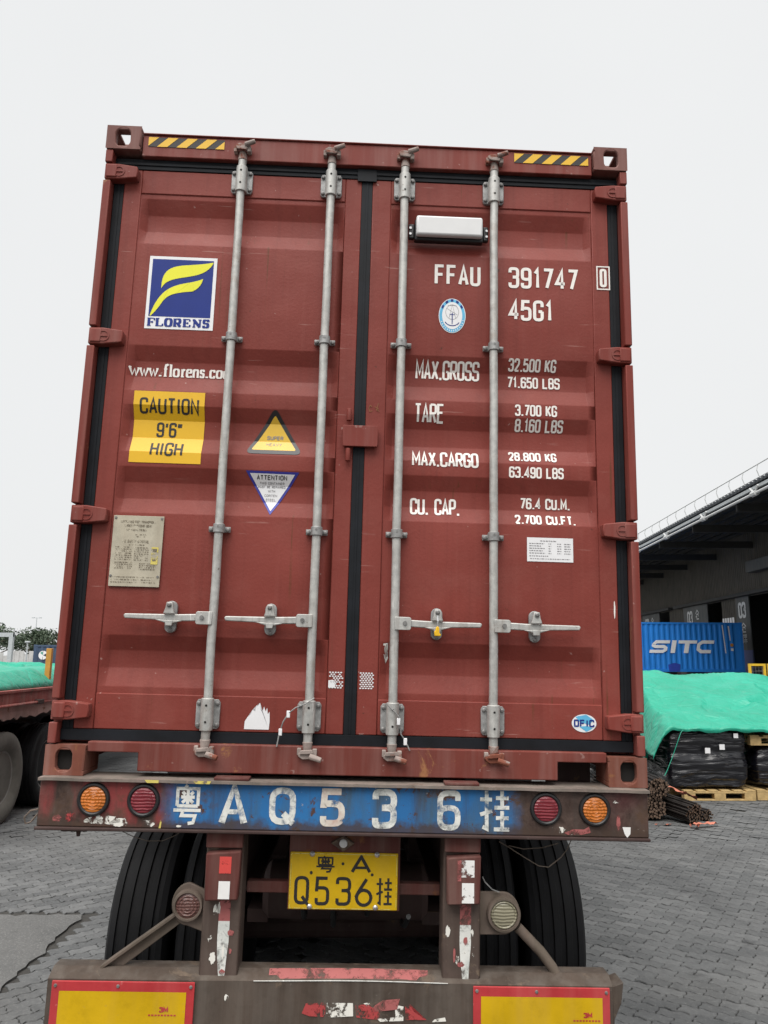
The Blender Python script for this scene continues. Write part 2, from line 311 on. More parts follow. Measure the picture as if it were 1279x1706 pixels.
# ------------------------------------------------------------------ mesh helpers
class MB:
    """collects vertices and faces; build() links them as one mesh object"""
    def __init__(s): s.v = []; s.f = []; s.mi = []; s.cur = 0
    def add(s, vs, fs):
        b = len(s.v); s.v += [tuple(p) for p in vs]
        for f in fs: s.f.append([b+i for i in f]); s.mi.append(s.cur)
        return s
    def box(s, x0, x1, y0, y1, z0, z1):
        vs = [(x0, y0, z0), (x1, y0, z0), (x1, y1, z0), (x0, y1, z0), (x0, y0, z1), (x1, y0, z1), (x1, y1, z1), (x0, y1, z1)]
        return s.add(vs, [(0, 3, 2, 1), (4, 5, 6, 7), (0, 1, 5, 4), (1, 2, 6, 5), (2, 3, 7, 6), (3, 0, 4, 7)])
    def prism(s, poly, y0, y1):
        """outline in (x,z) pushed from y0 (front) to y1"""
        n = len(poly)
        a = sum(poly[i][0]*poly[(i+1) % n][1]-poly[(i+1) % n][0]*poly[i][1] for i in range(n))
        if a < 0: poly = poly[::-1]
        vs = [(x, y0, z) for x, z in poly]+[(x, y1, z) for x, z in poly]
        return s.add(vs, [list(range(n)), list(range(2*n-1, n-1, -1))]+[(i, i+n, (i+1) % n+n, (i+1) % n) for i in range(n)])
    def tube(s, pts, r, n=10, caps=True, r1=None):
        pts = [Vector(p) for p in pts]; k = len(pts); b = len(s.v); prev = None
        for i, p in enumerate(pts):
            t = (pts[min(i+1, k-1)]-pts[max(i-1, 0)]).normalized()
            if prev is None:
                a = t.orthogonal().normalized()
            else:
                a = (prev-t*prev.dot(t)).normalized()
            prev = a; c = t.cross(a)
            rr = r if r1 is None else r+(r1-r)*i/(k-1)
            for j in range(n):
                w = 2*math.pi*j/n; s.v.append(tuple(p+a*math.cos(w)*rr+c*math.sin(w)*rr))
        for i in range(k-1):
            for j in range(n):
                s.f.append([b+i*n+j, b+i*n+(j+1) % n, b+(i+1)*n+(j+1) % n, b+(i+1)*n+j]); s.mi.append(s.cur)
        if caps:
            s.f.append([b+j for j in range(n)][::-1]); s.mi.append(s.cur)
            s.f.append([b+(k-1)*n+j for j in range(n)]); s.mi.append(s.cur)
        return s
    def lathe(s, prof, o, axis, n=24, close=False):
        """prof = list of (along axis, radius)"""
        o = Vector(o); ax = Vector(axis).normalized(); a = ax.orthogonal().normalized(); c = ax.cross(a); b = len(s.v); k = len(prof)
        for (h, r) in prof:
            for j in range(n):
                w = 2*math.pi*j/n; s.v.append(tuple(o+ax*h+(a*math.cos(w)+c*math.sin(w))*r))
        rng = k if close else k-1
        for i in range(rng):
            i2 = (i+1) % k
            for j in range(n):
                s.f.append([b+i*n+j, b+i*n+(j+1) % n, b+i2*n+(j+1) % n, b+i2*n+j]); s.mi.append(s.cur)
        if not close:
            s.f.append([b+j for j in range(n)][::-1]); s.mi.append(s.cur)
            s.f.append([b+(k-1)*n+j for j in range(n)]); s.mi.append(s.cur)
        return s
    def mesh(s, name, mats):
        me = bpy.data.meshes.new(name); me.from_pydata(s.v, [], s.f)
        for m in (mats if isinstance(mats, (list, tuple)) else [mats]): me.materials.append(m)
        if any(s.mi): me.polygons.foreach_set('material_index', s.mi)
        me.validate(); me.update()
        return me
    def build(s, name, mats, parent=None, bevel=0.0, smooth=False, seg=2):
        me = s.mesh(name, mats); o = bpy.data.objects.new(name, me); COL.objects.link(o)
        bm = bmesh.new(); bm.from_mesh(me); bmesh.ops.recalc_face_normals(bm, faces=bm.faces); bm.to_mesh(me); bm.free()
        if parent: o.parent = parent
        if bevel:
            md = o.modifiers.new('bevel', 'BEVEL'); md.width = bevel; md.segments = seg; md.limit_method = 'ANGLE'; md.angle_limit = R(35)
        if smooth or bevel: shade(o)
        return o
def shade(o, ang=38):
    me = o.data
    me.polygons.foreach_set('use_smooth', [True]*len(me.polygons))
    try: me.set_sharp_from_angle(angle=R(ang))
    except Exception: pass
def thing(name, label, cat, mat=None, loc=(0, 0, 0), rz=0, group=None):
    o = bpy.data.objects.new(name, None); COL.objects.link(o); o.empty_display_size = 0.2
    if mat is not None: o.matrix_world = mat
    else: o.location = loc; o.rotation_euler = (0, 0, rz)
    o['label'] = label; o['category'] = cat
    if group: o['group'] = group
    return o
def tag(o, label=None, cat=None, group=None, kind=None):
    if label: o['label'] = label
    if cat: o['category'] = cat
    if group: o['group'] = group
    if kind: o['kind'] = kind
    return o
def copy_tree(o, parent=None):
    c = o.copy(); COL.objects.link(c)
    if parent: c.parent = parent
    for ch in list(o.children): copy_tree(ch, c)
    return c
def fbm(p, o=3):
    return mnoise.fractal(Vector(p), 1.0, 2.0, o)

# ------------------------------------------------------------------ stroke lettering
def rounded(pts, r, closed=False, n=4):
    P = [Vector((a, b)) for a, b in pts]; out = []; k = len(P)
    for i in range(k):
        if not closed and (i == 0 or i == k-1): out.append(P[i]); continue
        a, p, b = P[(i-1) % k], P[i], P[(i+1) % k]
        la, lb = (a-p).length, (b-p).length
        d = min(r, la*0.5, lb*0.5)
        if d < 1e-6: out.append(p); continue
        s, e = p+(a-p).normalized()*d, p+(b-p).normalized()*d
        for j in range(n+1):
            t = j/n; out.append(s*(1-t)**2+p*2*t*(1-t)+e*t*t)
    return out
O_ = [(0, 0), (1, 0), (1, 1), (0, 1)]
GL = {  # strokes: (points, rounded?, closed?)
 'A': [([(0, 0), (.5, 1), (1, 0)], 0, 0), ([(.17, .3), (.83, .3)], 0, 0)],
 'B': [([(0, 1), (1, 1), (1, .53), (0, .53)], 1, 0), ([(0, .53), (1, .53), (1, 0), (0, 0)], 1, 0), ([(0, 0), (0, 1)], 0, 0)],
 'C': [([(1, .72), (1, 1), (0, 1), (0, 0), (1, 0), (1, .28)], 1, 0)],
 'D': [([(0, -.06), (0, 1.06)], 0, 0), ([(-.12, 1), (1, 1), (1, 0), (-.12, 0)], 1, 0)],
 'E': [([(1, 1), (0, 1), (0, 0), (1, 0)], 0, 0), ([(0, .53), (.85, .53)], 0, 0)],
 'F': [([(1, 1), (0, 1), (0, 0)], 0, 0), ([(0, .52), (.85, .52)], 0, 0)],
 'G': [([(1, .72), (1, 1), (0, 1), (0, 0), (1, 0), (1, .46)], 1, 0), ([(.52, .46), (1, .46)], 0, 0)],
 'H': [([(0, 0), (0, 1)], 0, 0), ([(1, 0), (1, 1)], 0, 0), ([(0, .52), (1, .52)], 0, 0)],
 'I': [([(.5, 0), (.5, 1)], 0, 0)],
 'K': [([(0, 0), (0, 1)], 0, 0), ([(1, 1), (0, .36)], 0, 0), ([(.32, .56), (1, 0)], 0, 0)],
 'L': [([(0, 1), (0, 0), (1, 0)], 0, 0)],
 'M': [([(0, 0), (0, 1), (.5, .3), (1, 1), (1, 0)], 0, 0)],
 'N': [([(0, 0), (0, 1), (1, 0), (1, 1)], 0, 0)],
 'O': [(O_, 1, 1)],
 'P': [([(0, 0), (0, 1)], 0, 0), ([(0, 1), (1, 1), (1, .46), (0, .46)], 1, 0)],
 'Q': [(O_, 1, 1), ([(.55, .26), (1.05, -.06)], 0, 0)],
 'R': [([(0, 0), (0, 1)], 0, 0), ([(0, 1), (1, 1), (1, .48), (0, .48)], 1, 0), ([(.45, .48), (1, 0)], 0, 0)],
 'S': [([(1, .76), (1, 1), (0, 1), (0, .53), (1, .53), (1, 0), (0, 0), (0, .24)], 1, 0)],
 'T': [([(0, 1), (1, 1)], 0, 0), ([(.5, 1), (.5, 0)], 0, 0)],
 'U': [([(0, 1), (0, 0), (1, 0), (1, 1)], 1, 0)],
 'V': [([(0, 1), (.5, 0), (1, 1)], 0, 0)],
 'W': [([(0, 1), (.25, 0), (.5, .75), (.75, 0), (1, 1)], 0, 0)],
 'X': [([(0, 0), (1, 1)], 0, 0), ([(0, 1), (1, 0)], 0, 0)],
 'Y': [([(0, 1), (.5, .45), (1, 1)], 0, 0), ([(.5, .45), (.5, 0)], 0, 0)],
 '0': [(O_, 1, 1)],
 '1': [([(.1, .78), (.6, 1), (.6, 0)], 0, 0)],
 '2': [([(0, .74), (0, 1), (1, 1), (1, .6), (0, .0)], 1, 0), ([(0, 0), (1, 0)], 0, 0)],
 '3': [([(0, .78), (0, 1), (1, 1), (1, .53), (.35, .53)], 1, 0), ([(.35, .53), (1, .53), (1, 0), (0, 0), (0, .22)], 1, 0)],
 '4': [([(.74, 0), (.74, 1), (0, .26), (1.08, .26)], 0, 0)],
 '5': [([(.95, 1), (.06, 1), (.0, .5)], 0, 0), ([(0, .48), (0, .62), (1, .62), (1, 0), (0, 0), (0, .22)], 1, 0)],
 '6': [([(0, 0), (1, 0), (1, .57), (0, .57)], 1, 1), ([(1, .78), (1, 1), (0, 1), (0, .3)], 1, 0)],
 '7': [([(0, 1), (1, 1), (.35, 0)], 0, 0)],
 '8': [([(0, .53), (1, .53), (1, 1), (0, 1)], 1, 1), ([(0, 0), (1, 0), (1, .53), (0, .53)], 1, 1)],
 '9': [([(0, .43), (1, .43), (1, 1), (0, 1)], 1, 1), ([(0, .22), (0, 0), (1, 0), (1, .7)], 1, 0)],
 '.': [([(.5, -.07), (.5, .08)], 0, 0)],
 "'": [([(.6, 1.0), (.4, .70)], 0, 0)],
 '"': [([(.25, 1.0), (.12, .70)], 0, 0), ([(.95, 1.0), (.82, .70)], 0, 0)],
}
WID = {'.': .28, ' ': .5, "'": .3, '"': .55, 'I': .3, '1': .62, 'M': 1.18, 'W': 1.3}
def ribbon(pts, w, closed=False, nib=None):
    """a stroke as a list of quads (2D); nib = (width of upright strokes, width of level strokes)"""
    P = [Vector(p) for p in pts]
    Q = [P[0]]
    for p in P[1:]:
        if (p-Q[-1]).length > 1e-6: Q.append(p)
    if closed and (Q[0]-Q[-1]).length < 1e-6: Q.pop()
    P = Q; k = len(P); Lf, Rt = [], []
    for i in range(k):
        a = P[(i-1) % k] if (closed or i > 0) else None
        b = P[(i+1) % k] if (closed or i < k-1) else None
        d1 = (P[i]-a).normalized() if a is not None else (b-P[i]).normalized()
        d2 = (b-P[i]).normalized() if b is not None else d1
        n1 = Vector((-d1.y, d1.x)); n2 = Vector((-d2.y, d2.x)); m = n1+n2
        m = m.normalized() if m.length > 1e-4 else n1
        s = 1/max(0.45, m.dot(n1))
        if nib: ww = nib[0]*abs((d1+d2).normalized().y if (d1+d2).length > 1e-4 else d1.y)+nib[1]*abs((d1+d2).normalized().x if (d1+d2).length > 1e-4 else d1.x)
        else: ww = w
        Lf.append(P[i]+m*s*ww/2); Rt.append(P[i]-m*s*ww/2)
    out = []
    for i in range(k if closed else k-1):
        j = (i+1) % k
        out.append([Rt[i], Rt[j], Lf[j], Lf[i]])
    return out
def text_strokes(txt, x0, x1, z0, z1, w, gap=0.42, rad=0.42, slant=0.0, tilt=0.0):
    """fits txt into the box; returns strokes, each a list of quads"""
    adv = []; x = 0
    for ch in txt:
        cw = WID.get(ch, 1.0); adv.append((x, cw)); x += cw+gap
    tot = x-gap; sx = (x1-x0-w)/tot; h = z1-z0-w; out = []
    for ch, (ax, cw) in zip(txt, adv):
        for pts, rd, cl in GL.get(ch, []):
            P = [((ax+a*cw)*sx, b*h) for a, b in pts]
            if rd: P = rounded(P, rad*min(cw*sx, h), cl)
            P = [Vector((x0+w/2+p[0]+slant*p[1], z0+w/2+p[1]+tilt*p[0])) for p in P]
            out.append(ribbon(P, w, cl))
    return out
def strokes_box(st, x0, x1, z0, z1, w):
    """strokes given in a unit box"""
    return [ribbon([Vector((x0+a*(x1-x0), z0+b*(z1-z0))) for a, b in pts], w) for pts in st]
YUE = [[(.46, 1), (.38, .9)], [(.12, .45), (.12, .9), (.88, .9), (.88, .45)], [(.12, .45), (.88, .45)], [(.5, .86), (.5, .5)], [(.25, .68), (.75, .68)], [(.3, .82), (.4, .74)], [(.7, .82), (.6, .74)], [(.44, .63), (.3, .53)], [(.56, .63), (.7, .53)],
       [(0, .34), (1, .34)], [(.36, .34), (.3, .2), (.8, .2), (.74, .02), (.55, .0)]]
GUA = [[(.02, .78), (.42, .78)], [(.24, 1), (.24, .05), (.1, .1)], [(.02, .4), (.42, .5)], [(.55, .82), (.98, .82)], [(.76, 1), (.76, .58)], [(.5, .58), (1, .58)], [(.55, .32), (.98, .32)], [(.76, .5), (.76, .04)], [(.48, .04), (1, .04)]]

# ------------------------------------------------------------------ container frame: measured from the rear bottom edge
H0 = 1.45
MC = Matrix(((0.99978, -0.00373, 0.02045, 0), (0.00393, 0.99994, -0.01008, 0), (-0.02041, 0.01016, 0.99974, H0), (0, 0, 0, 1)))
YD = 0.05                      # outer face of the doors
DEP = 0.031
REC = [(2.563, 2.494, 2.412, 2.338), (1.845, 1.779, 1.705, 1.633), (1.567, 1.505, 1.424, 1.354), (1.287, 1.222, 1.148, 1.081), (0.560, 0.497, 0.425, 0.349)]
PAN = [(-1.054, -0.104), (0.110, 1.056)]
YP = YD+0.005
def prof(z):
    for a, b, c, d in REC:
        if d < z < a:
            if z > b: return (a-z)/(a-b)
            if z < c: return (z-d)/(c-d)
            return 1.0
    return 0.0
def surf(x, z):
    for a, b in PAN:
        if a <= x <= b:
            s = min(1, max(0, (x-a-.004)/.03), max(0, (b-.004-x)/.03))
            return YP+DEP*prof(z)*s if 0.322 < z < 2.586 else YD
    return YD
ZB = sorted([z for r in REC for z in r]+[0.322, 2.586])
XB = sorted([x for a, b in PAN for x in (a, a+.004, a+.034, b-.034, b-.004, b)])
def decal(name, groups, parent, mats, conform=True, ypos=0.0, eps=0.002):
    """groups = list of (strokes or polygons, material index, lift); lies on the door skin"""
    bm = bmesh.new(); k = 0
    for polys, mi, lift in groups:
        for st in polys:
            quads = st if isinstance(st[0][0], (Vector, tuple, list)) and len(st[0]) > 2 else [st]
            k += 1
            for q in quads:
                vs = [bm.verts.new((p[0], -(lift+0.00006*(k % 7)), p[1])) for p in q]
                try: f = bm.faces.new(vs); f.material_index = mi
                except ValueError: pass
    if conform:
        zs = [v.co.z for v in bm.verts]; xs = [v.co.x for v in bm.verts]
        for z in ZB:
            if min(zs) < z < max(zs): bmesh.ops.bisect_plane(bm, geom=bm.verts[:]+bm.edges[:]+bm.faces[:], plane_co=(0, 0, z), plane_no=(0, 0, 1))
        for x in XB:
            if min(xs) < x < max(xs): bmesh.ops.bisect_plane(bm, geom=bm.verts[:]+bm.edges[:]+bm.faces[:], plane_co=(x, 0, 0), plane_no=(1, 0, 0))
    bmesh.ops.triangulate(bm, faces=bm.faces[:])
    for v in bm.verts: v.co.y += (surf(v.co.x, v.co.z) if conform else ypos)-eps
    for f in bm.faces:
        f.normal_update()
        if f.normal.y > 0: f.normal_flip()
    me = bpy.data.meshes.new(name); bm.to_mesh(me); bm.free()
    for m in mats: me.materials.append(m)
    o = bpy.data.objects.new(name, me); COL.objects.link(o); o.parent = parent
    return o
def rect(x0, x1, z0, z1): return [[(x0, z0), (x1, z0), (x1, z1), (x0, z1)]]
def oval(cx, cz, rx, rz, n=32): return [[(cx+rx*math.cos(2*math.pi*i/n), cz+rz*math.sin(2*math.pi*i/n)) for i in range(n)]]

# ------------------------------------------------------------------ GROUND
gm = MB().add([(-900, -300, -0.012), (900, -300, -0.012), (900, 1500, -0.012), (-900, 1500, -0.012)], [(0, 1, 2, 3)])
ground = gm.build('ground', M['ground']); ground['kind'] = 'structure'
PL, PW = 0.098, 0.049
def paver_outline(j=0.0):
    f = lambda x: 0.0105*(1-abs(((x/PL+.25) % 1.0)*2-1)*2)
    g = lambda y: 0.006*math.sin(math.pi*y)
    xs = [-1, -.75, -.5, -.25, 0, .25, .5, .75]
    pts = [(x*PL, -PW+f(x*PL)) for x in xs]+[(PL, -PW+f(PL))]+[(PL+g(y), y*PW) for y in (-.4, .4)]
    pts += [(-x*PL, PW+f(-x*PL)) for x in xs]+[(-PL, PW+f(-PL))]+[(-PL+g(y), y*PW) for y in (.4, -.4)]
    return [(x*0.972+random.uniform(-j, j), y*0.945+random.uniform(-j, j)) for x, y in pts]
def paver_geo(detail):
    o = paver_outline(0.0030); n = len(o); vs = []; fs = []
    if detail:
        vs = [(x*0.955, y*0.92, 0) for x, y in o]+[(x, y, -0.005) for x, y in o]+[(x, y, -0.02) for x, y in o]
        fs = [list(range(n))]+[(i, i+n, (i+1) % n+n, (i+1) % n)[::1] for i in range(n)]+[(i+n, i+2*n, (i+1) % n+2*n, (i+1) % n+n) for i in range(n)]
    else:
        vs = [(x, y, 0) for x, y in o]; fs = [list(range(n))]
    return vs, fs
var = []
for k in range(8):
    vs, fs = paver_geo(True); me = bpy.data.meshes.new('paver'); me.from_pydata(vs, [], fs); me.materials.append(M['paver']); me.update(); var.append(me)
def in_slab(x, y): return x < -2.07+0.06 and y < 3.15+0.07
cells = []
for side, az in ((-1, R(48)), (1, R(-58))):
    u = Vector((math.sin(az), math.cos(az))); w = Vector((-u.y, u.x))
    for i in range(-120, 120):
        for j in range(-270, 270):
            p = u*((i+(0.5 if j % 2 else 0))*2*PL)+w*(j*2*PW)+Vector((0, 5))
            if not (-7.9 < p.x < 9.9 and -1.0 < p.y < 12.9): continue
            if (p.x < -0.3) != (side < 0) or in_slab(p.x, p.y): continue
            d = Vector((p.x, p.y, 0))-CAM
            cx_, cy_, cz_ = d.dot(r2), d.dot(u2), d.dot(fw)
            if cz_ < 0.3: continue
            px, py = 639.5+1285*cx_/cz_, 853-1285*cy_/cz_
            if not (-500 < px < 1800 and py < 2200): continue
            hid = -1.18 < p.x < 1.18 and p.y > 0.3
            vis = -20 < px < 1300 and py < 1730 and not (130 < px < 990 and py > 1380) and not hid
            cells.append((cz_, p.x, p.y, math.atan2(u.y, u.x), vis))
cells.sort()
single = [c for c in cells if c[4]][:296]; ids = set((c[1], c[2]) for c in single)
stuff = MB()
for c in cells:
    cz_, x, y, a, vis = c
    if random.random() < .004 and (x, y) not in ids: continue
    if (x, y) in ids:
        o = bpy.data.objects.new('paver', random.choice(var)); COL.objects.link(o); o.parent = ground
        o.location = (x, y, 0.012-0.012+random.uniform(-.003, .003)); o.rotation_euler = (random.uniform(-.018, .018), random.uniform(-.018, .018), a+random.uniform(-.025, .025)+(math.pi if random.random() < .5 else 0))
    else:
        vs, fs = paver_geo(cz_ < 8.5)
        mt = Matrix.Translation((x, y, random.uniform(-.003, .003))) @ Euler((random.uniform(-.018, .018), random.uniform(-.018, .018), a+random.uniform(-.025, .025))).to_matrix().to_4x4()
        stuff.add([mt @ Vector(v) for v in vs], fs)
me = stuff.mesh('paving', M['paver']); ps = bpy.data.objects.new('paving', me); COL.objects.link(ps); ps.parent = ground; ps['kind'] = 'stuff'
# cast concrete slab let into the paving on the left
pts = [(-7.5, 3.3)]
for i in range(90): t = i/89; pts.append((-7.5+t*5.43, 3.26-.09*t+0.05*fbm((i*.55, 1, 0))))
for i in range(1, 60): t = i/59; pts.append((-2.06+0.055*fbm((i*.45, 5, 0))-0.02*t, 3.15-t*4.5+0.02*fbm((i*.7, 9, 0))))
pts.append((-7.5, -1.35))
slab = MB(); n = len(pts)
slab.add([(x, y, 0.003) for x, y in pts]+[(x, y, -0.03) for x, y in pts], [list(range(n))[::-1]]+[(i, (i+1) % n, (i+1) % n+n, i+n) for i in range(n)])
so = slab.build('concrete_slab', M['slab']); so['kind'] = 'structure'

# ------------------------------------------------------------------ SHIPPING CONTAINER on the trailer
LEN = 12.19
C = thing('shipping_container', 'tall brown-red shipping container with its closed double doors facing the camera, on the trailer', 'shipping container', MC)
def casting(sx, y0, z0, front, name='corner_casting', m='casting'):
    """steel corner block with an oval opening in its rear face and side"""
    w, h, d = 0.160, 0.118, 0.178
    x0 = sx*1.219; x1 = sx*(1.219-w)
    xa, xb = min(x0, x1), max(x0, x1); xc = (xa+xb)/2-(-sx)*0.004
    zc = z0+h/2; n = 20; mb = MB()
    hole = []
    top = z0 > 1
    for i in range(n):
        t = 2*math.pi*i/n
        hx = 0.034*math.cos(t); hz = 0.0*0+0.031*math.sin(t)+(0.016 if math.sin(t) > 0 else -0.016)
        if top: hx *= 1.0; 
        hole.append((xc+hx, zc+hz))
    out = []
    for (hx, hz) in hole:
        dx, dz = hx-xc, hz-zc
        s = min((w/2-abs(xc-(xa+xb)/2))/abs(dx) if abs(dx) > 1e-6 else 9e9, (h/2)/abs(dz) if abs(dz) > 1e-6 else 9e9)
        ox, oz = xc+dx*s, zc+dz*s
        out.append((ox, oz))
    yf = y0 if front else y0+d; yb = y0+d if front else y0
    inn = yf+(0.03 if front else -0.03)
    vs = [(x, yf, z) for x, z in hole]+[(x, yf, z) for x, z in out]+[(x, inn, z) for x, z in hole]
    fs = []
    for i in range(n):
        j = (i+1) % n
        fs.append((i, j, n+j, n+i)); fs.append((i, 2*n+i, 2*n+j, j))
    mb.add(vs, fs)
    e = 0.0005
    # square up the face corners and the block behind
    X0, X1 = xa, xb
    fr = [(X0, yf, z0), (X1, yf, z0), (X1, yf, z0+h), (X0, yf, z0+h)]
    cx_ = [min(range(n), key=lambda i: (out[i][0]-p[0])**2+(out[i][1]-p[2])**2) for p in fr]
    for p, i in zip(fr, cx_):
        mb.v[n+i] = (p[0], p[1], p[2])
    bk = [(p[0], yb, p[2]) for p in fr]
    b = len(mb.v); mb.v += fr+bk
    # shell as four walls: inside stays open so light shows through the openings
    t = 0.028
    s0, s1 = (yf, yb) if yf < yb else (yb, yf)
    mb.box(X0+e, X1-e, s0+0.001, s1, z0+e, z0+0.018)
    if top:
        mb.box(X0+e, X1-e, s0+0.001, s0+0.045, z0+h-0.02, z0+h-e); mb.box(X0+e, X1-e, s1-0.045, s1, z0+h-0.02, z0+h-e)
        mb.box(X0+e, X0+0.045, s0+0.0455, s1-0.0455, z0+h-0.02, z0+h-e); mb.box(X1-0.045, X1-e, s0+0.0455, s1-0.0455, z0+h-0.02, z0+h-e)
    else: mb.box(X0+e, X1-e, s0+0.001, s1, z0+h-0.02, z0+h-e)
    # inner-side wall and outer-side wall; the outer one carries the side opening
    ins = (X1-t, X1-e) if sx < 0 else (X0+e, X0+t)
    ous = (X0+e, X0+t) if sx < 0 else (X1-t, X1-e)
    mb.box(ins[0], ins[1], s0+0.001, s1, z0+0.018, z0+h-0.02)
    mb.box(ous[0], ous[1], s0+0.001, s0+0.052, z0+0.018, z0+h-0.02)
    mb.box(ous[0], ous[1], s1-0.052, s1, z0+0.018, z0+h-0.02)
    if not top: mb.box(ins[1] if sx < 0 else ous[1]-0.1, ins[1] if sx < 0 else ous[1]-0.1, s1-.03, s1-.02, z0+.02, z0+h-.02)
    if not top: mb.box(X0+t, X1-t, s1-0.03, s1-0.01, z0+0.018, z0+h-0.02)
    cst = mb.build(name, M[m], C, bevel=0.006)
    if not top: MB().box(X0+t+.001, X1-t-.001, s0+.034, s0+.14, z0+.019, z0+h-.021).build('cavity', M['dark'], cst)  # dark block painted as the shade within the lower castings
    return cst
for sx in (-1, 1):
    casting(sx, 0.0, 0.0, True); casting(sx, 0.0, 2.778, True, m='casting_top')
    casting(sx, LEN-0.178, 0.0, False); casting(sx, LEN-0.178, 2.778, False, m='casting_top')
    # rear corner post: outer flange and the inner channel behind the gasket
    mb = MB(); xa, xb = sorted((sx*1.183, sx*1.217))
    zs = [0.12, 0.212, 0.213+.08, 1.02, 1.10, 1.822, 1.902, 2.625, 2.705, 2.776]
    zz = [0.12, 0.206, 0.296, 1.016, 1.106, 1.818, 1.908, 2.622, 2.71, 2.776]
    for i in range(0, len(zz)-1, 2):
        mb.box(xa, xb, 0.004, 0.09, zz[i]+.002, zz[i+1]-.002)
    mb.box(xa+(0.002 if sx < 0 else 0.0), xb-(0.002 if sx > 0 else 0), 0.05, 0.16, 0.119, 2.777)
    xc0, xc1 = sorted((sx*1.06, sx*1.181)); mb.box(xc0, xc1, 0.105, 0.16, 0.119, 2.777)
    mb.build('corner_post', M['red_frame'], C, bevel=0.004)
# header beam, with the thin roof edge above
mb = MB(); mb.box(-1.056, 1.056, 0.02, 0.10, 2.758, 2.866); mb.box(-1.056, 1.056, 0.101, 0.16, 2.64, 2.7575)
mb.box(-1.056, 1.056, 0.012, 0.05, 2.8665, 2.874)
mb.build('header_beam', M['red_frame'], C, bevel=0.004)
# sill: full strip above, cut away below beside both castings
mb = MB(); mb.prism([(-1.057, .092), (-.852, .092), (-.852, .020), (.854, .020), (.854, .092), (1.057, .092), (1.057, .132), (-1.057, .132)], .012, .10); mb.box(-0.852, 0.854, 0.1005, 0.25, 0.02, 0.03)
mb.box(-1.057, 1.057, 0.1, 0.16, 0.132, 0.3)
mb.build('door_sill', M['red_sill'], C, bevel=0.004)
for xa, xb in ((-.866, -.853), (.855, .868)): MB().box(xa, xb, .10, .25, .031, .091).build('pocket_side', M['red_sill'], C)
MB().box(.87, 1.06, .26, .30, -.05, .091).build('pocket_back', M['chassis'], C)  # dark plate added to make the right pocket look shaded
# side walls, roof, front end
def corrugated(x, y0, y1, z0, z1, out):
    mb = MB(); p = 0.278; y = y0; pts = []
    while y < y1-p:
        pts += [(y, 0), (y+0.072, 0), (y+0.14, 0.036), (y+0.21, 0.036)]; y += p
    pts += [(y1, 0)]
    vs = [(x-out*d, yy, z0) for yy, d in pts]+[(x-out*d, yy, z1) for yy, d in pts]; n = len(pts)
    mb.add(vs, [(i, i+1, n+i+1, n+i) for i in range(n-1)]); return mb
for sx in (-1, 1):
    corrugated(sx*1.209, 0.16, LEN-0.16, 0.16, 2.80, sx).build('side_wall', M['red'], C)
    xa, xb = sorted((sx*1.15, sx*1.216))
    MB().box(xa, xb, 0.178, LEN-0.178, 2.80, 2.87).build('top_rail', M['red_frame'], C)
    MB().box(xa, xb, 0.178, LEN-0.178, 0.02, 0.16).build('bottom_rail', M['red_sill'], C)
MB().box(-1.15, 1.15, 0.10, LEN-0.1, 2.85, 2.862).build('roof', M['red'], C)
MB().box(-1.2, 1.2, LEN-0.08, LEN-0.04, 0.02, 2.85).build('front_wall', M['red'], C)
mb = MB(); mb.box(-1.14, 1.14, 0.17, LEN-0.1, 0.14, 0.168)
for k in range(38): mb.box(-1.14, 1.14, 0.5+k*0.3, 0.55+k*0.3, 0.03, 0.139)
mb.build('floor_frame', M['chassis'], C)
# rubber gaskets
mb = MB()
mb.box(-1.181, 1.181, YD-0.004, YD+0.03, 2.706, 2.757); mb.box(-1.181, 1.181, YD-0.004, YD+0.03, 0.1325, 0.176)
for sx in (-1, 1):
    a, b = sorted((sx*1.135, sx*1.1795)); mb.box(a, b, YD+.002, YD+0.03, 0.1765, 2.7055)
    a, b = sorted((sx*1.150, sx*1.162)); mb.box(a, b, YD-.001, YD+.0015, 0.18, 2.70)
mb.box(-0.0285, 0.0215, YD-0.001, YD+0.03, 0.1765, 2.7055); mb.box(-0.008, 0.002, YD-0.003, YD-0.0015, 0.18, 2.70)
mb.box(-0.05, 0.04, YD-0.012, YD-0.005, 2.69, 2.752)
mb.box(-1.17, 1.17, YD-.009, YD-.0045, 2.725, 2.738)
mb.build('door_gasket', M['gasket'], C, bevel=0.003)
# doors
def door(k):
    x0, x1 = ((-1.134, -0.029), (0.022, 1.134))[k]; a, b = PAN[k]
    mb = MB()
    mb.box(x0, a, YD, YD+0.05, 0.177, 2.705); mb.box(b, x1, YD, YD+0.05, 0.177, 2.705)
    mb.box(a+.0005, b-.0005, YD, YD+0.05, 2.586, 2.7045); mb.box(a+.0005, b-.0005, YD, YD+0.05, 0.1775, 0.322)
    d = mb.build('door', M['red_frame'] if 0 else M['red'], C, bevel=0.004)
    tag(d, ('left-hand door with the blue and yellow square emblem', 'right-hand door with the white weight table')[k])
    # pressed panel
    zs = sorted(set([0.3215, 2.5865]+[z for r in REC for z in r])); xs = [a+.0006, a+.004, a+.034, b-.034, b-.004, b-.0006]
    zs2 = zs; mb = MB(); nx = len(xs); vs = []
    for z in zs2:
        for i, x in enumerate(xs):
            s = 0 if i < 2 or i > 3 else 1
            vs.append((x, YP+DEP*(prof(z) if z not in [r[1] for r in REC]+[r[2] for r in REC] else 1.0)*s, z))
    fs = [(j*nx+i, j*nx+i+1, (j+1)*nx+i+1, (j+1)*nx+i) for j in range(len(zs2)-1) for i in range(nx-1)]
    mb.add(vs, fs)
    p = mb.build('door_panel', M['red'], d)
    md = p.modifiers.new('bevel', 'BEVEL'); md.width = 0.004; md.segments = 2; md.limit_method = 'ANGLE'; md.angle_limit = R(14)
    shade(p, 60)
    return d
DL, DR = door(0), door(1)
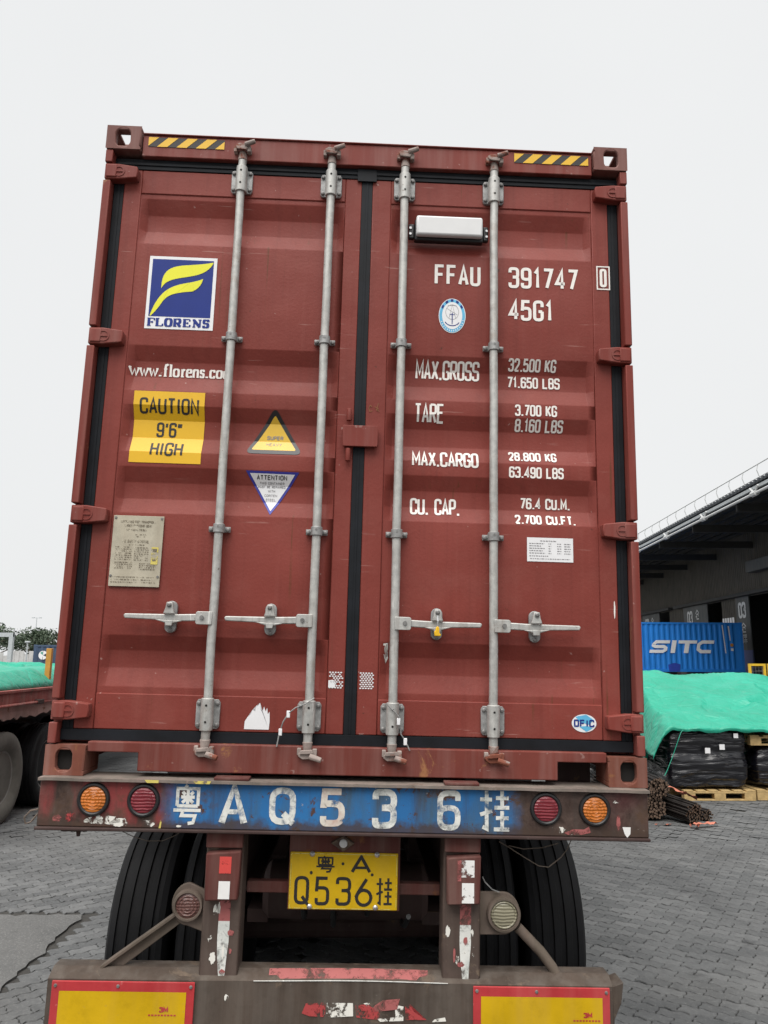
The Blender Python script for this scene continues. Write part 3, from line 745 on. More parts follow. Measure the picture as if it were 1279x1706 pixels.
# hinges
for sx in (-1, 1):
    for z in (0.252, 1.061, 1.863, 2.666):
        mb = MB(); a = 0.038
        mb.prism([(sx*1.214, z-a), (sx*1.214, z+a), (sx*1.150, z+a), (sx*1.066, z+a*.72), (sx*1.063, z), (sx*1.066, z-a*.72), (sx*1.150, z-a)], 0.006, 0.054)
        mb.prism([(sx*1.207, z-a*.82), (sx*1.207, z+a*.82), (sx*1.158, z+a*.82), (sx*1.158, z-a*.82)], 0.001, 0.01)
        h = mb.build('hinge', M['red_frame'], C, bevel=0.005)
        rg = MB(); rg.lathe([(0, .026), (.003, .026), (.003, .020), (0, .020)], (sx*1.148, 0.003, z), (0, 1, 0), 20, close=True)
        rg.box(sx*1.148-.02, sx*1.148+.02, 0.002, 0.007, z-.004, z+.004)
        rg.build('raised_mark', M['red_frame'], h)
# locking rods
def rod(x, hs, k):
    yc = 0.018; mb = MB(); mb.tube([(x+.0035*fbm((k*3+q*.5, 1, 0))*min(1, q, 20-q), yc+.002*fbm((k*5+q*.5, 4, 0)), 0.135+q*.1315) for q in range(21)], 0.0185, 16)
    r_ = mb.build('lock_rod', M['galv'], C, smooth=True)
    for z0, z1 in ((2.598, 2.713), (0.189, 0.307)):
        mb = MB(); zc = (z0+z1)/2
        mb.prism([(x-.049, z0+.012), (x-.041, z0), (x+.041, z0), (x+.049, z0+.012), (x+.049, z1-.012), (x+.041, z1), (x-.041, z1), (x-.049, z1-.012)], 0.036, 0.0495)
        b = mb.build('rod_bracket', M['galv_dark'], r_, bevel=0.002)
        mb = MB()
        mb.lathe([(-.004, .0235), (.1, .0235), (.101, .027), (z1-z0-.012, .027), (z1-z0-.011, .0235), (z1-z0+.004, .0235)] if 0 else [(-.006, .0225), (-.005, .026), (z1-z0+.005, .026), (z1-z0+.006, .0225)], (x, yc, z0), (0, 0, 1), 18)
        mb.box(x-.026, x+.026, yc, 0.0358, z0+.002, z1-.002)
        mb.build('rod_housing', M['galv'], r_, bevel=0.002)
        mb = MB()
        for dx in (-.038, .038):
            for z in (z0+.016, z1-.016): mb.lathe([(0, .0095), (.008, .0085), (.010, .004)], (x+dx, 0.036, z), (0, -1, 0), 8)
        mb.build('bolt', M['bolt'], r_)
        mb = MB()
        for z in (z0+.03, z1-.022): mb.lathe([(0, .005), (.0005, .005)], (x, yc-.0262, z), (0, -1, 0), 8)
        mb.build('grease_hole', M['dark'], r_)
    for z in (1.883, 1.018):
        mb = MB(); mb.prism([(x-.046, z-.014), (x+.046, z-.014), (x+.047, z+.010), (x-.047, z+.010)], 0.036, 0.0495)
        mb.lathe([(-.019, .0245), (.019, .0245)], (x, yc, z), (0, 0, 1), 16); mb.box(x-.024, x+.024, yc, .036, z-.016, z+.016)
        mb.build('rod_guide', M['galv_dark'], r_, bevel=0.002)
        mb = MB()
        for dx in (-.036, .036): mb.lathe([(0, .010), (.009, .009), (.011, .004)], (x+dx, .036, z-.003), (0, -1, 0), 8)
        mb.lathe([(0, .005), (.0008, .005)], (x, yc-.0245, z+.006), (0, -1, 0), 8)
        mb.build('bolt', M['bolt'], r_)
    # cams in their keepers, top and bottom
    for zc, s in ((2.80, 1), (0.112, -1)):
        mb = MB(); zb = 2.765 if s > 0 else 0.137
        mb.tube([(x, yc, zb-s*.012), (x, yc, zb+s*.03)], .0215, 12, r1=.017)
        mb.prism([(x-.032, zc+s*.004), (x+.033, zc+s*.000), (x+.038, zc+s*.012), (x+.022, zc+s*.028), (x-.018, zc+s*.030), (x-.035, zc+s*.018)], -0.006, 0.012)
        mb.prism([(x-.026, zc-s*.006), (x+.020, zc-s*.010), (x+.027, zc+s*.006), (x-.030, zc+s*.010)], -0.016, -0.007)
        mb.box(x-.040, x-.024, -.004, .022, zc-.014, zc+.014); mb.box(x+.022, x+.040, -.010, .022, zc-.016, zc+.012)
        mb.lathe([(0, .013), (.05, .011)], (x+.012, -.012, zc+s*.016), (1, -.2, .3*s), 8)
        mb.build('locking_cam', M['camrust'], r_, bevel=0.0025)
    # handle
    if hs:
        z = 0.637
        mb = MB(); a, b = sorted((x-hs*.02, x-hs*(-.062)))
        mb.prism([(x+hs*.0, z-.027), (x+hs*.062, z-.027), (x+hs*.068, z-.021), (x+hs*.068, z+.021), (x+hs*.062, z+.027), (x+hs*.0, z+.027)], -0.006, 0.004)
        hb = mb.build('handle_hub', M['galv'], r_, bevel=0.002)
        mb = MB(); mb.lathe([(0, .009), (.007, .009)], (x+hs*.042, -.006, z+.002), (0, -1, 0), 10); mb.build('bolt', M['bolt'], r_)
        mb = MB()
        mb.prism([(x+hs*.045, z+.017), (x+hs*.14, z+.013), (x+hs*.22, z+.012), (x+hs*.362, z+.011), (x+hs*.368, z+.004), (x+hs*.362, z-.009), (x+hs*.25, z-.012), (x+hs*.14, z-.016), (x+hs*.045, z-.013)], 0.002, 0.014)
        mb.prism([(x+hs*.12, z-.013), (x+hs*.24, z-.010), (x+hs*.19, z-.026), (x+hs*.165, z-.026)], 0.000, 0.016)
        mb.build('handle', M['galv'], r_, bevel=0.004)
        xc = x+hs*.178; mb = MB(); o = []
        for i in range(9): t = math.pi*i/8; o.append((xc+.024*math.cos(t), z+.045+.024*math.sin(t)))
        for i in range(9): t = math.pi+math.pi*i/8; o.append((xc+.024*math.cos(t), z-.040+.024*math.sin(t)))
        mb.prism(o, .030, .0495)
        mb.box(xc-.012, xc+.012, .000, .030, z-.034, z-.018)
        mb.build('handle_catch', M['galv_dark'], r_, bevel=0.002)
        mb = MB(); mb.prism([(xc-.024, z+.014), (xc+.024, z+.014), (xc+.016, z+.036), (xc+.012, z+.062), (xc-.012, z+.062), (xc-.016, z+.036)], -.012, .004)
        mb.prism([(xc-.016, z-.012), (xc+.016, z-.012), (xc+.014, z-.036), (xc-.014, z-.036)], -.004, .010)
        mb.build('catch_flap', M['galv'], r_, bevel=0.003)
        mb = MB()
        for zz_ in (z+.050, z-.052): mb.lathe([(0, .010), (.006, .010), (.009, .005)], (xc, -.012 if zz_ > z else .03, zz_), (0, -1, 0), 10)
        mb.build('bolt', M['bolt'], r_)
    return r_
rod(-.588, -1, 0); rod(-.172, -1, 1); rod(.172, 1, 2); rod(.590, 1, 3)
# centre latch plate across the gap and its two stops
mb = MB(); mb.prism([(-.075, 1.41), (-.072, 1.40), (.076, 1.40), (.079, 1.41), (.079, 1.495), (-.075, 1.495)], .018, .036); mb.box(-.07, -.035, .036, .05, 1.41, 1.49); mb.box(-.064, .05, .0355, .04, 1.42, 1.48)
mb.build('latch_plate', M['red_frame'], C, bevel=0.005)
for z0, z1 in ((1.518, 1.572), (1.335, 1.392)): MB().tube([(-.05, .03, z0), (-.05, .03, z1)], .0115, 10).build('latch_stop', M['red_frame'], C, bevel=.002)
# chevron strips on the header
for x0, sgn in ((-1.029, 1), (0.686, 1)):
    x1 = x0+.352; z0, z1 = 2.807, 2.855; polys = []
    for k in range(-1, 5):
        a = x0+.075*k+.0*sgn+ (k*.0)
        p0 = x0-.05+k*.090+.0
        q = [(p0, z0), (p0+.047, z0), (p0+.047+.05, z1), (p0+.05, z1)]
        # clip to the strip
        def clip(poly, xlim, keep_gt):
            out = []
            for i in range(len(poly)):
                A, B = poly[i], poly[(i+1) % len(poly)]
                ia, ib = (A[0] >= xlim) == keep_gt, (B[0] >= xlim) == keep_gt
                if ia: out.append(A)
                if ia != ib:
                    t = (xlim-A[0])/(B[0]-A[0]); out.append((xlim, A[1]+t*(B[1]-A[1])))
            return out
        q = clip(q, x0, True)
        if len(q) > 2: q = clip(q, x1, False)
        if len(q) > 2: polys.append(q)
    decal('chevron_strip', [(rect(x0, x1, z0, z1), 0, 0.0), (polys, 1, .0008)], C, [M['black_pr'], M['yellow_st']], conform=False, ypos=.02)
# square emblem and its name
def leafshape(cps, n=14):
    def bz(p, t): 
        a, b, c, d = [Vector(q) for q in p]; return a*(1-t)**3+b*3*t*(1-t)**2+c*3*t*t*(1-t)+d*t**3
    return [tuple(bz(p, i/n)) for p in cps for i in range(n)]
def fx(u): return -.987+u*(.308)/300.
def strip(upper, lower, n=18):
    """ribbon between two cubic edges given in zoomed picture units of the emblem"""
    def bz(p, t):
        a, b, c, d = [Vector(q) for q in p]; return a*(1-t)**3+b*3*t*(1-t)**2+c*3*t*t*(1-t)+d*t**3
    U = [bz(upper, i/n) for i in range(n+1)]; Lo = [bz(lower, i/n) for i in range(n+1)]
    cv = lambda p: (-.972+(p.x-250-(863-p.y)*.07)/262*.276, 1.983+(863-p.y)/231*.277)
    return [[cv(Lo[i]), cv(Lo[i+1]), cv(U[i+1]), cv(U[i])] for i in range(n)]
S1 = strip([(303, 748), (305, 630), (400, 665), (527, 637)], [(303, 750), (335, 680), (480, 725), (527, 640)])
S2 = strip([(255, 860), (310, 710), (400, 740), (482, 706)], [(255, 862), (330, 850), (290, 750), (482, 710)][:1]+[(300, 855), (285, 760), (482, 712)] if 0 else [(258, 862), (330, 800), (290, 770), (440, 758)])
S2b = strip([(430, 731), (450, 724), (470, 714), (482, 705)], [(430, 760), (455, 752), (475, 735), (482, 707)])
SER = {
 'F': [([(0, 0), (0, 1)], 1), ([(-.25, 1), (.8, 1)], 0), ([(0, .5), (.5, .5)], 0), ([(-.25, 0), (.3, 0)], 0), ([(.8, 1), (.8, .72)], .4), ([(.5, .62), (.5, .38)], .4)],
 'L': [([(0, 0), (0, 1)], 1), ([(-.25, 1), (.3, 1)], 0), ([(-.25, 0), (.8, 0)], 0), ([(.8, 0), (.8, .3)], .4)],
 'O': [('O', 1)],
 'R': [([(0, 0), (0, 1)], 1), ([(-.25, 1), (.1, 1)], 0), ([(-.25, 0), (.3, 0)], 0), ('P', 1), ([(.4, .48), (.65, .1), (.9, 0)], 1)],
 'E': [([(0, 0), (0, 1)], 1), ([(-.25, 1), (.75, 1)], 0), ([(-.25, 0), (.8, 0)], 0), ([(0, .5), (.45, .5)], 0), ([(.75, 1), (.75, .75)], .4), ([(.8, 0), (.8, .28)], .4), ([(.45, .62), (.45, .38)], .4)],
 'N': [([(0, 0), (0, 1)], .4), ([(-.1, 1), (.85, 0)], 1), ([(.85, 0), (.85, 1)], .4), ([(-.25, 0), (.22, 0)], 0), ([(.6, 1), (1.08, 1)], 0), ([(-.25, 1), (0, 1)], 0)],
 'S': [('S', 1)],
}
def serif_text(txt, x0, x1, z0, z1, thick, thin, glyphs, wid, gap):
    adv = []; x = 0
    for ch in txt: adv.append(x); x += wid.get(ch, 1.0)+gap
    sx = (x1-x0)/(x-gap); h = z1-z0; out = []
    for ch, ax in zip(txt, adv):
        for g_, tw in glyphs[ch]:
            nib = (thin+(thick-thin)*tw, thin+(thick-thin)*tw*.15)
            cl = False
            if g_ == 'O': P = rounded([(a*.85*sx, b*h) for a, b in O_], .42*h, True, 6); cl = True
            elif g_ == 'o': P = rounded([(a*.75*sx, b*.64*h) for a, b in O_], .4*h, True, 6); cl = True
            elif g_ == 'S': P = rounded([(a*.62*sx, b*h) for a, b in GL['S'][0][0]], .3*h)
            elif g_ == 's': P = rounded([(a*.45*sx, b*.64*h) for a, b in GL['S'][0][0]], .2*h)
            elif g_ == 'P': P = rounded([(a*.75*sx, b*h) for a, b in GL['P'][1][0]], .25*h)
            elif g_ == 'c': P = rounded([(a*.6*sx, b*.64*h) for a, b in GL['C'][0][0]], .3*h)
            elif g_ == 'e': P = rounded([(.0, .36*h), (.65*sx, .36*h), (.65*sx, .64*h), (0, .64*h), (0, 0), (.65*sx, 0), (.65*sx, .12*h)], .26*h)
            elif g_ == 'n': P = rounded([(.0, .5*h), (.12*sx, .64*h), (.65*sx, .64*h), (.65*sx, 0)], .2*h)
            else: P = [(a*sx, b*h) for a, b in g_]
            P = [Vector((x0+ax*sx+p[0], z0+p[1])) for p in P]
            out.append(ribbon(P, thick, cl, nib))
    return out
name_st = serif_text('FLORENS', -.968, -.700, 1.938, 1.973, .0125, .0042, SER, {'F': .8, 'L': .8, 'O': .95, 'R': 1.0, 'S': .7}, .42)
em = decal('square_emblem', [(rect(-.987, -.680, 1.924, 2.276), 0, 0), (rect(-.973, -.695, 1.983, 2.262), 1, .0006), (S1, 2, .0016), (S2, 2, .0016), (S2b, 2, .0022)], C, [M['white_st'], M['blue_st'], M['lemon']])
decal('lettering', [(name_st, 0, .0014)], em, [M['blue_st']])
LOW = {'w': [([(-.12, .64), (.25, 0), (.5, .55), (.78, 0), (1.12, .64)], .75), ([(-.2, .64), (.1, .64)], 0), ([(.9, .64), (1.25, .64)], 0)], '.': [([(.1, -.03), (.1, .1)], 1.2)],
 'f': [([(.62, .92), (.5, 1.02), (.3, .96), (.25, .8), (.25, 0)], .9), ([(0, .63), (.55, .63)], 0), ([(.02, 0), (.5, 0)], 0)],
 'l': [([(.25, 0), (.25, 1.04)], .9), ([(0, 1.02), (.25, 1.02)], 0), ([(0, 0), (.5, 0)], 0)], 'o': [('o', .9)], 'r': [([(.2, 0), (.2, .62)], .9), ([(0, 0), (.48, 0)], 0), ([(0, .62), (.2, .62)], 0), ([(.22, .46), (.4, .62), (.62, .58)], .8)],
 'e': [('e', .9)], 'n': [([(.0, 0), (.0, .62)], .9), ('n', .9), ([(-.16, 0), (.2, 0)], 0), ([(.48, 0), (.84, 0)], 0), ([(-.16, .62), (0, .62)], 0)], 's': [('s', .8)], 'c': [('c', .9)],
 'm': [([(0, 0), (0, .62)], .9), ([(0, .5), (.2, .63), (.4, .55), (.42, 0)], .9), ([(.42, .5), (.62, .63), (.82, .55), (.84, 0)], .9), ([(-.14, 0), (1, 0)], 0)]}
www = serif_text('www.florens.com', -1.036, -.590, 1.712, 1.766, .0105, .0045, LOW, {'w': 1.15, '.': .3, 'f': .5, 'l': .42, 'o': .8, 'r': .6, 'e': .72, 'n': .78, 's': .55, 'c': .7, 'm': 1.1}, .34)
decal('lettering', [(www, 0, 0)], C, [M['white']])
# caution placard
cp = decal('caution_placard', [(rect(-1.005, -.693, 1.304, 1.630), 0, 0)], C, [M['yellow_st']])
for st_ in (text_strokes('CAUTION', -.978, -.717, 1.530, 1.600, .0095, .5), text_strokes("9'6\"", -.902, -.790, 1.428, 1.496, .0095, .5), text_strokes('HIGH', -.917, -.775, 1.336, 1.402, .0095, .5)): decal('lettering', [(st_, 0, .001)], cp, [M['black_pr']])
# warning triangle, nose up
def tri_round(pts, r): return [[tuple(p) for p in rounded(pts, r, True, 5)]]
t1 = decal('warning_triangle', [(tri_round([(-.379, 1.578), (-.506, 1.362), (-.250, 1.362)], .035), 0, 0), (tri_round([(-.379, 1.543), (-.478, 1.381), (-.279, 1.381)], .012), 1, .0006)], C, [M['char'], M['yellow_pale']])
decal('lettering', [(text_strokes('SUPER', -.412, -.340, 1.432, 1.450, .0036, .5), 0, .0014), (text_strokes('HEAVY', -.414, -.345, 1.402, 1.417, .0026, .5), 1, .0014)], t1, [M['grey_pr'], M['platealu']])
# notice triangle, nose down
t2 = decal('notice_triangle', [([[(-.494, 1.284), (-.379, 1.090), (-.260, 1.282)]], 0, 0), ([[(-.476, 1.274), (-.379, 1.108), (-.279, 1.272)]], 1, .0006)], C, [M['violet'], M['white_st']])
decal('lettering', [(text_strokes('ATTENTION', -.446, -.313, 1.247, 1.267, .0036, .5), 0, .0014), (text_strokes('THIS CONTAINER', -.433, -.325, 1.229, 1.239, .0018, .5), 1, .0014), (text_strokes('MUST BE REPAIRED', -.440, -.320, 1.213, 1.223, .0018, .5), 1, .0014),
      (text_strokes('WITH', -.396, -.365, 1.194, 1.205, .0016, .5), 1, .0014), (text_strokes('CORTEN', -.410, -.355, 1.174, 1.185, .0016, .5), 1, .0014), (text_strokes('STEEL', -.404, -.360, 1.155, 1.166, .0016, .5), 1, .0014)], t2, [M['black_pr'], M['grey_pr']])
# approval plate: aged metal, riveted
mb = MB(); mb.box(-1.043, -.829, YD-.0045, YD-.0005, .762, 1.066)
ap = mb.build('approval_plate', M['platealu'], C, bevel=.001); ap['label'] = 'weathered pale approval plate full of fine print'
fine = []
rn = random.Random(3)
def fine_line(x0, x1, z, h=.0045):
    x = x0
    while x < x1:
        w = rn.uniform(.004, .012); fine.append([(x, z), (min(x+w, x1), z), (min(x+w, x1), z+h*rn.uniform(.7, 1)), (x, z+h)]); x += w+.003
tl = text_strokes('APPROVED FOR TRANSPORT', -1.012, -.862, 1.034, 1.045, .0022, .5)+text_strokes('UNDER CUSTOMS SEAL', -.996, -.876, 1.017, 1.028, .0022, .5)+text_strokes('CSC SAFETY APPROVAL', -1.0, -.885, .948, .962, .0024, .5)
for k in range(7): fine_line(-1.026, -.955, .928-k*.0088)
for k in range(7): fine_line(-.945, -.885, .926-k*.0088)
for k in range(4): fine_line(-1.026, -.95, .862-k*.008); fine_line(-.92, -.85, .858-k*.008)
for k in range(3): fine_line(-1.034, -.848, .800-k*.011)
fine_line(-.945, -.9, .982); fine_line(-.94, -.905, .974); fine_line(-.985, -.90, 1.0, .009); fine_line(-.97, -.9, .938)
decal('plate_print', [(tl, 0, 0), (fine, 0, .0002), (rect(-.872, -.843, .858, .932), 1, .0004), (rect(-.866, -.848, .915, .925), 0, .0008), (rect(-.866, -.85, .872, .88), 0, .0008)], ap, [M['plate_print'], M['chipyel']], conform=False, ypos=YD-.0048, eps=.0008)
mb = MB()
for x, z in ((-1.036, .806), (-.838, .806), (-1.034, 1.056), (-.838, 1.056)): mb.lathe([(0, .006), (.003, .005)], (x, YD-.0045, z), (0, -1, 0), 8)
mb.build('rivet', M['bolt'], ap)
# tracker box
mb = MB(); mb.box(.222, .540, .018, .0545, 2.392, 2.496); mb.box(.194, .222, .03, .0545, 2.405, 2.478); mb.box(.540, .566, .03, .0545, 2.405, 2.478)
tb = mb.build('tracker_base', M['blackpl'], C, bevel=.006)
MB().box(.228, .534, -.012, .020, 2.404, 2.500).build('tracker_cover', M['unit'], tb, bevel=.010, seg=3)
mb = MB()
for x in (.203, .557):
    for z in (2.426, 2.455): mb.lathe([(0, .007), (.005, .006)], (x, .03, z), (0, -1, 0), 8)
mb.build('bolt', M['mirror'], tb)
# numbers and weights
def write(txt, x0, x1, z0, z1, w=.0100, gap=.5, m='white', tilt=0.0): return decal('lettering', [(text_strokes(txt, x0, x1, z0, z1, w, gap, tilt=tilt), 0, 0)], C, [M[m]])
write('FFAU', .321, .534, 2.190, 2.292, .0145, .62); write('391747', .664, .988, 2.189, 2.293, .0145, .62); write('45G1', .664, .870, 2.030, 2.132, .0145, .62)
cd_ = [ribbon([Vector(p) for p in ((1.077, 2.198), (1.134, 2.198), (1.134, 2.310), (1.077, 2.310))], .006, True)]
decal('lettering', [(cd_, 0, .0006), (text_strokes('0', 1.089, 1.122, 2.208, 2.300, .0125), 0, .0006)], C, [M['white']], conform=False, ypos=YD)
write('MAX.GROSS', .243, .534, 1.741, 1.826, .0100, .46); write('TARE', .240, .374, 1.531, 1.618, .0100, .46); write('MAX.CARGO', .233, .529, 1.328, 1.400, .0100, .46); write('CU.', .230, .312, 1.114, 1.190, .0100, .46); write('CAP.', .338, .450, 1.114, 1.190, .0100, .46)
write('32.500 KG', .665, .884, 1.792, 1.846, .0082, .56); write('71.650 LBS', .662, .904, 1.716, 1.769, .0082, .56)
write('3.700 KG', .692, .882, 1.575, 1.628, .0082, .56); write('8.160 LBS', .694, .912, 1.508, 1.562, .0082, .56)
write('28.800 KG', .664, .880, 1.368, 1.413, .0082, .56); write('63.490 LBS', .664, .908, 1.290, 1.341, .0082, .56)
write('76.4 CU.M.', .718, .942, 1.156, 1.206, .0082, .56); write('2.700 CU.FT.', .692, .960, 1.084, 1.128, .0082, .56)
# oval crest
cr = decal('oval_crest', [(oval(.404, 2.041, .062, .084), 0, 0), (oval(.404, 2.041, .059, .081), 1, .0006), (oval(.404, 2.041, .0465, .066), 0, .0012)], C, [M['white_st'], M['cyan']])
arc = lambda r0, r1, a0, a1: [[(.404+r0*math.cos(t), 2.041+r0*1.4*math.sin(t)), (.404+r1*math.cos(t), 2.041+r1*1.4*math.sin(t)), (.404+r1*math.cos(u), 2.041+r1*1.4*math.sin(u)), (.404+r0*math.cos(u), 2.041+r0*1.4*math.sin(u))] for t, u in [(a0+(a1-a0)*i/10, a0+(a1-a0)*(i+1)/10) for i in range(10)]]
marks = []
for i in range(5): t = R(145-i*27); marks += arc(.049, .0575, t-.11, t+.11)[:10]
ring = [ribbon([Vector((.404+.030*math.cos(t), 2.058+.036*math.sin(t))) for t in [2*math.pi*i/24 for i in range(24)]], .0016, True), ribbon([Vector((.404-.02+.008*k, 2.09)) for k in range(6)], .0016), ribbon([Vector((.39, 2.03)), Vector((.404, 2.095)), Vector((.42, 2.03))], .0014), ribbon([Vector((.38, 2.075)), Vector((.428, 2.045))], .0014)]
anchor = [ribbon([Vector((.404, 2.055)), Vector((.404, 2.0))], .004), ribbon([Vector((.404+.034*math.cos(t), 2.018+.026*math.sin(t))) for t in [R(200+i*14) for i in range(11)]], .004), ribbon([Vector((.392, 2.046)), Vector((.416, 2.046))], .003)]
words = []
for i in range(14): t = R(205+i*10.5); words += arc(.050, .0555, t-.05, t+.05)[2:8]
decal('crest_print', [(marks, 0, .0018), (ring, 1, .0018), (anchor, 0, .0022), (words, 2, .0018)], cr, [M['blue_st'], M['grey_pr'], M['white_st']])
# white data label
dl = decal('data_label', [(rect(.742, .944, .921, 1.026), 0, 0)], C, [M['white_st']])
fine = []
fine_line(.80, .872, 1.010, .004)
for k in range(5): fine_line(.752, .80+rn.uniform(0, .03), .9985-k*.0105, .0035); fine_line(.836, .848, .998-k*.0105, .0035); fine_line(.874, .892, .998-k*.0105, .0035); fine_line(.905, .934, .998-k*.0105, .0035)
fine_line(.752, .835, .944, .0035); fine_line(.755, .93, .932, .003)
decal('label_print', [(fine, 0, .0008)], dl, [M['grey_pr']])
# small oval sticker
ov = decal('oval_sticker', [(oval(.976, .246, .052, .0365), 0, 0), ([[(.94, .272), (.985, .281), (1.015, .262), (1.0, .240), (.96, .250)], [(.955, .232), (.99, .236), (1.012, .226), (.985, .212)]], 1, .0006)], C, [M['white_st'], M['cyan']], conform=False, ypos=YD)
decal('lettering', [(text_strokes('DFIC', .933, 1.019, .231, .261, .0062, .6, rad=.22), 0, .0014)], ov, [M['blue_st']], conform=False, ypos=YD)
# torn paper, hexagon tape remains, paint touch, scribble
tz = [.19, .19]; poly = [(-.438, .190), (-.336, .190)]
for x, z in ((-.334, .225), (-.336, .262), (-.343, .252), (-.347, .278), (-.352, .262), (-.36, .282), (-.366, .258), (-.372, .268), (-.377, .297), (-.386, .284), (-.392, .285), (-.396, .262), (-.407, .268), (-.413, .252), (-.425, .240), (-.436, .222)): poly.append((x, z))
decal('torn_label', [([poly], 0, 0)], C, [M['white_st']], conform=False, ypos=YD)
decal('torn_label', [([[(.128, .552), (.148, .556), (.150, .492), (.140, .470), (.134, .495), (.126, .520)]], 0, 0)], C, [M['spray']], conform=True)
for sx, x0 in ((0, -.098), (1, .030)):
    hx = []
    for i in range(5):
        for j in range(9):
            cx_ = x0+.006+i*.0115+(.00575 if j % 2 else 0); cz_ = .366+j*.0078
            if sx == 0 and ((i < 3 and .39 < cz_ < .41 and i+j % 3 < 3) or rn.random() < .12): continue
            hx.append([(cx_+.0046*math.cos(t)*1.0, cz_+.0031*math.sin(t)) for t in [2*math.pi*k/6 for k in range(6)]])
    if sx == 0: hx.append([(-.098, .366), (-.07, .366), (-.068, .39), (-.08, .398), (-.098, .395)])
    decal('reflector_remnant', [(hx, 0, 0)], C, [M['spray'] if 0 else M['white_st']], conform=False, ypos=YD)
decal('paint_touch', [([[(1.116, .682), (1.1195, .69), (1.1215, .73), (1.119, .76), (1.1155, .755), (1.1145, .71)]], 0, 0)], C, [M['white']], conform=False, ypos=YD)
decal('scribble', [([ribbon([Vector(p) for p in ((.05, 1.592), (.042, 1.598), (.036, 1.585), (.04, 1.57), (.052, 1.572))], .003), ribbon([Vector(p) for p in ((.078, 1.61), (.07, 1.575))], .003), ribbon([Vector(p) for p in ((.062, 1.592), (.078, 1.584), (.07, 1.58), (.084, 1.57))], .003)], 0, 0)], C, [M['casting']], conform=False, ypos=YD)
# seals: each a thing of its own hanging on the door furniture
def loose(name, label, cat, group=None): return thing(name, label, cat, MC, group=group)
s = loose('container_seal', 'small yellow seal hanging under the right middle handle catch', 'seal')
mb = MB(); mb.prism([(.337, .588), (.364, .588), (.364, .596), (.357, .600), (.357, .622), (.350, .630), (.343, .624), (.341, .612), (.336, .606)], -.022, -.006); mb.build('seal_body', M['yellow_st'], s, bevel=.003)
MB().tube([(.35, -.014, .626), (.351, -.016, .65), (.350, -.010, .672)], .004, 8).build('seal_pin', M['mirror'], s)
def wire_seal(label, pts, tags):
    s = loose('wire_seal', label, 'seal', 'wire seals on the door rods')
    MB().tube(pts, .0028, 6).build('wire', M['galv_dark'], s, smooth=True)
    for p, dx in tags:
        MB().box(p[0]-.007, p[0]+.007, p[1]-.003, p[1]+.004, p[2]-.014, p[2]+.014).build('seal_tag', M['white_st'], s, bevel=.002)
wire_seal('thin wire seal with white tags dangling left from the second door rod', [(-.15, -.012, .325), (-.185, -.016, .302), (-.225, -.014, .285), (-.253, -.004, .262), (-.275, .004, .225), (-.288, .008, .18), (-.296, .006, .128)], [((-.254, -.004, .258), 0), ((-.284, .006, .186), 0)])
wire_seal('thin wire seal with a tag dangling at the third door rod', [(.15, -.014, .305), (.172, -.016, .285), (.195, -.014, .262), (.205, -.008, .225), (.207, 0, .19), (.225, 0, .165), (.245, .004, .125)], [((.196, -.012, .240), 0), ((.226, 0, .160), 0)])

# ------------------------------------------------------------------ SEMI-TRAILER under it
T = thing('semi_trailer', 'worn semi-trailer with blue painted rear beam carrying the brown-red container', 'trailer', MC)
YB = -0.030
mb = MB(); mb.box(-1.213, 1.207, YB, 0.10, -.186, -.0125)
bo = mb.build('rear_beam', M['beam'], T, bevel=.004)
mb = MB(); n = 60; vs = []
for i in range(n+1):
    x = -1.216+i*2.424/n; w = .0025*fbm((i*.31, 0, 0))
    vs += [(x, -.052+w, -.012+w*.6), (x, -.052+w, -.001+w), (x, .12, -.001), (x, .12, -.012)]
fs = []
for i in range(n): fs += [(4*i+k, 4*i+4+k, 4*i+4+(k+1) % 4, 4*i+(k+1) % 4) for k in range(4)]
fs += [(0, 1, 2, 3), (4*n+3, 4*n+2, 4*n+1, 4*n)]
mb.add(vs, fs); lp = mb.build('top_flange', M['lip'], T)
MB().box(-1.216, 1.208, -.045, .08, -.198, -.1865).build('bottom_flange', M['chassis'], T, bevel=.003)
for x0, x1 in ((-.534, -.394), (.385, .524)): MB().box(x0, x1, -.040, .03, -.0005, .011).build('packing_plate', M['post_red'], T, bevel=.003)
decal('paint_patch', [([[(-.61, -.0008), (-.54, -.0008), (-.545, -.0118), (-.6, -.0118)], [(-.80, -.0008), (-.745, -.0008), (-.745, -.0118), (-.79, -.0118)]], 0, 0)], T, [M['chipyel']], conform=False, ypos=-.055)
for x, lens in ((-.999, 'lens_o'), (-.804, 'lens_r'), (.792, 'lens_r'), (.989, 'lens_o')):
    z = -.082
    mb = MB(); mb.lathe([(0, .064), (.006, .064), (.012, .060), (.013, .054), (.008, .0485), (.003, .048)], (x, YB, z), (0, -1, 0), 32)
    lm = mb.build('tail_light', M['blackpl'], T, smooth=True)
    mb = MB(); mb.lathe([(0, .048), (.006, .048), (.0085, .042), (.010, .028), (.0105, .012)], (x, YB-.003, z), (0, -1, 0), 32)
    mb.build('lens', M[lens], lm, smooth=True)
    mb = MB()
    if lens == 'lens_o':
        for r_ in (.012, .024, .036): mb.lathe([(0, r_+.002), (.0025, r_), (0, r_-.002)], (x, YB-.003-(.0097 if r_ < .03 else .0085), z), (0, -1, 0), 28, close=True)
    else:
        for k in range(-3, 4):
            hw = math.sqrt(max(0, .04**2-(k*.0105)**2)); mb.box(x-hw, x+hw, YB-.0140, YB-.006, z+k*.0105-.002, z+k*.0105+.002)
    mb.build('lens_rib', M[lens], lm)
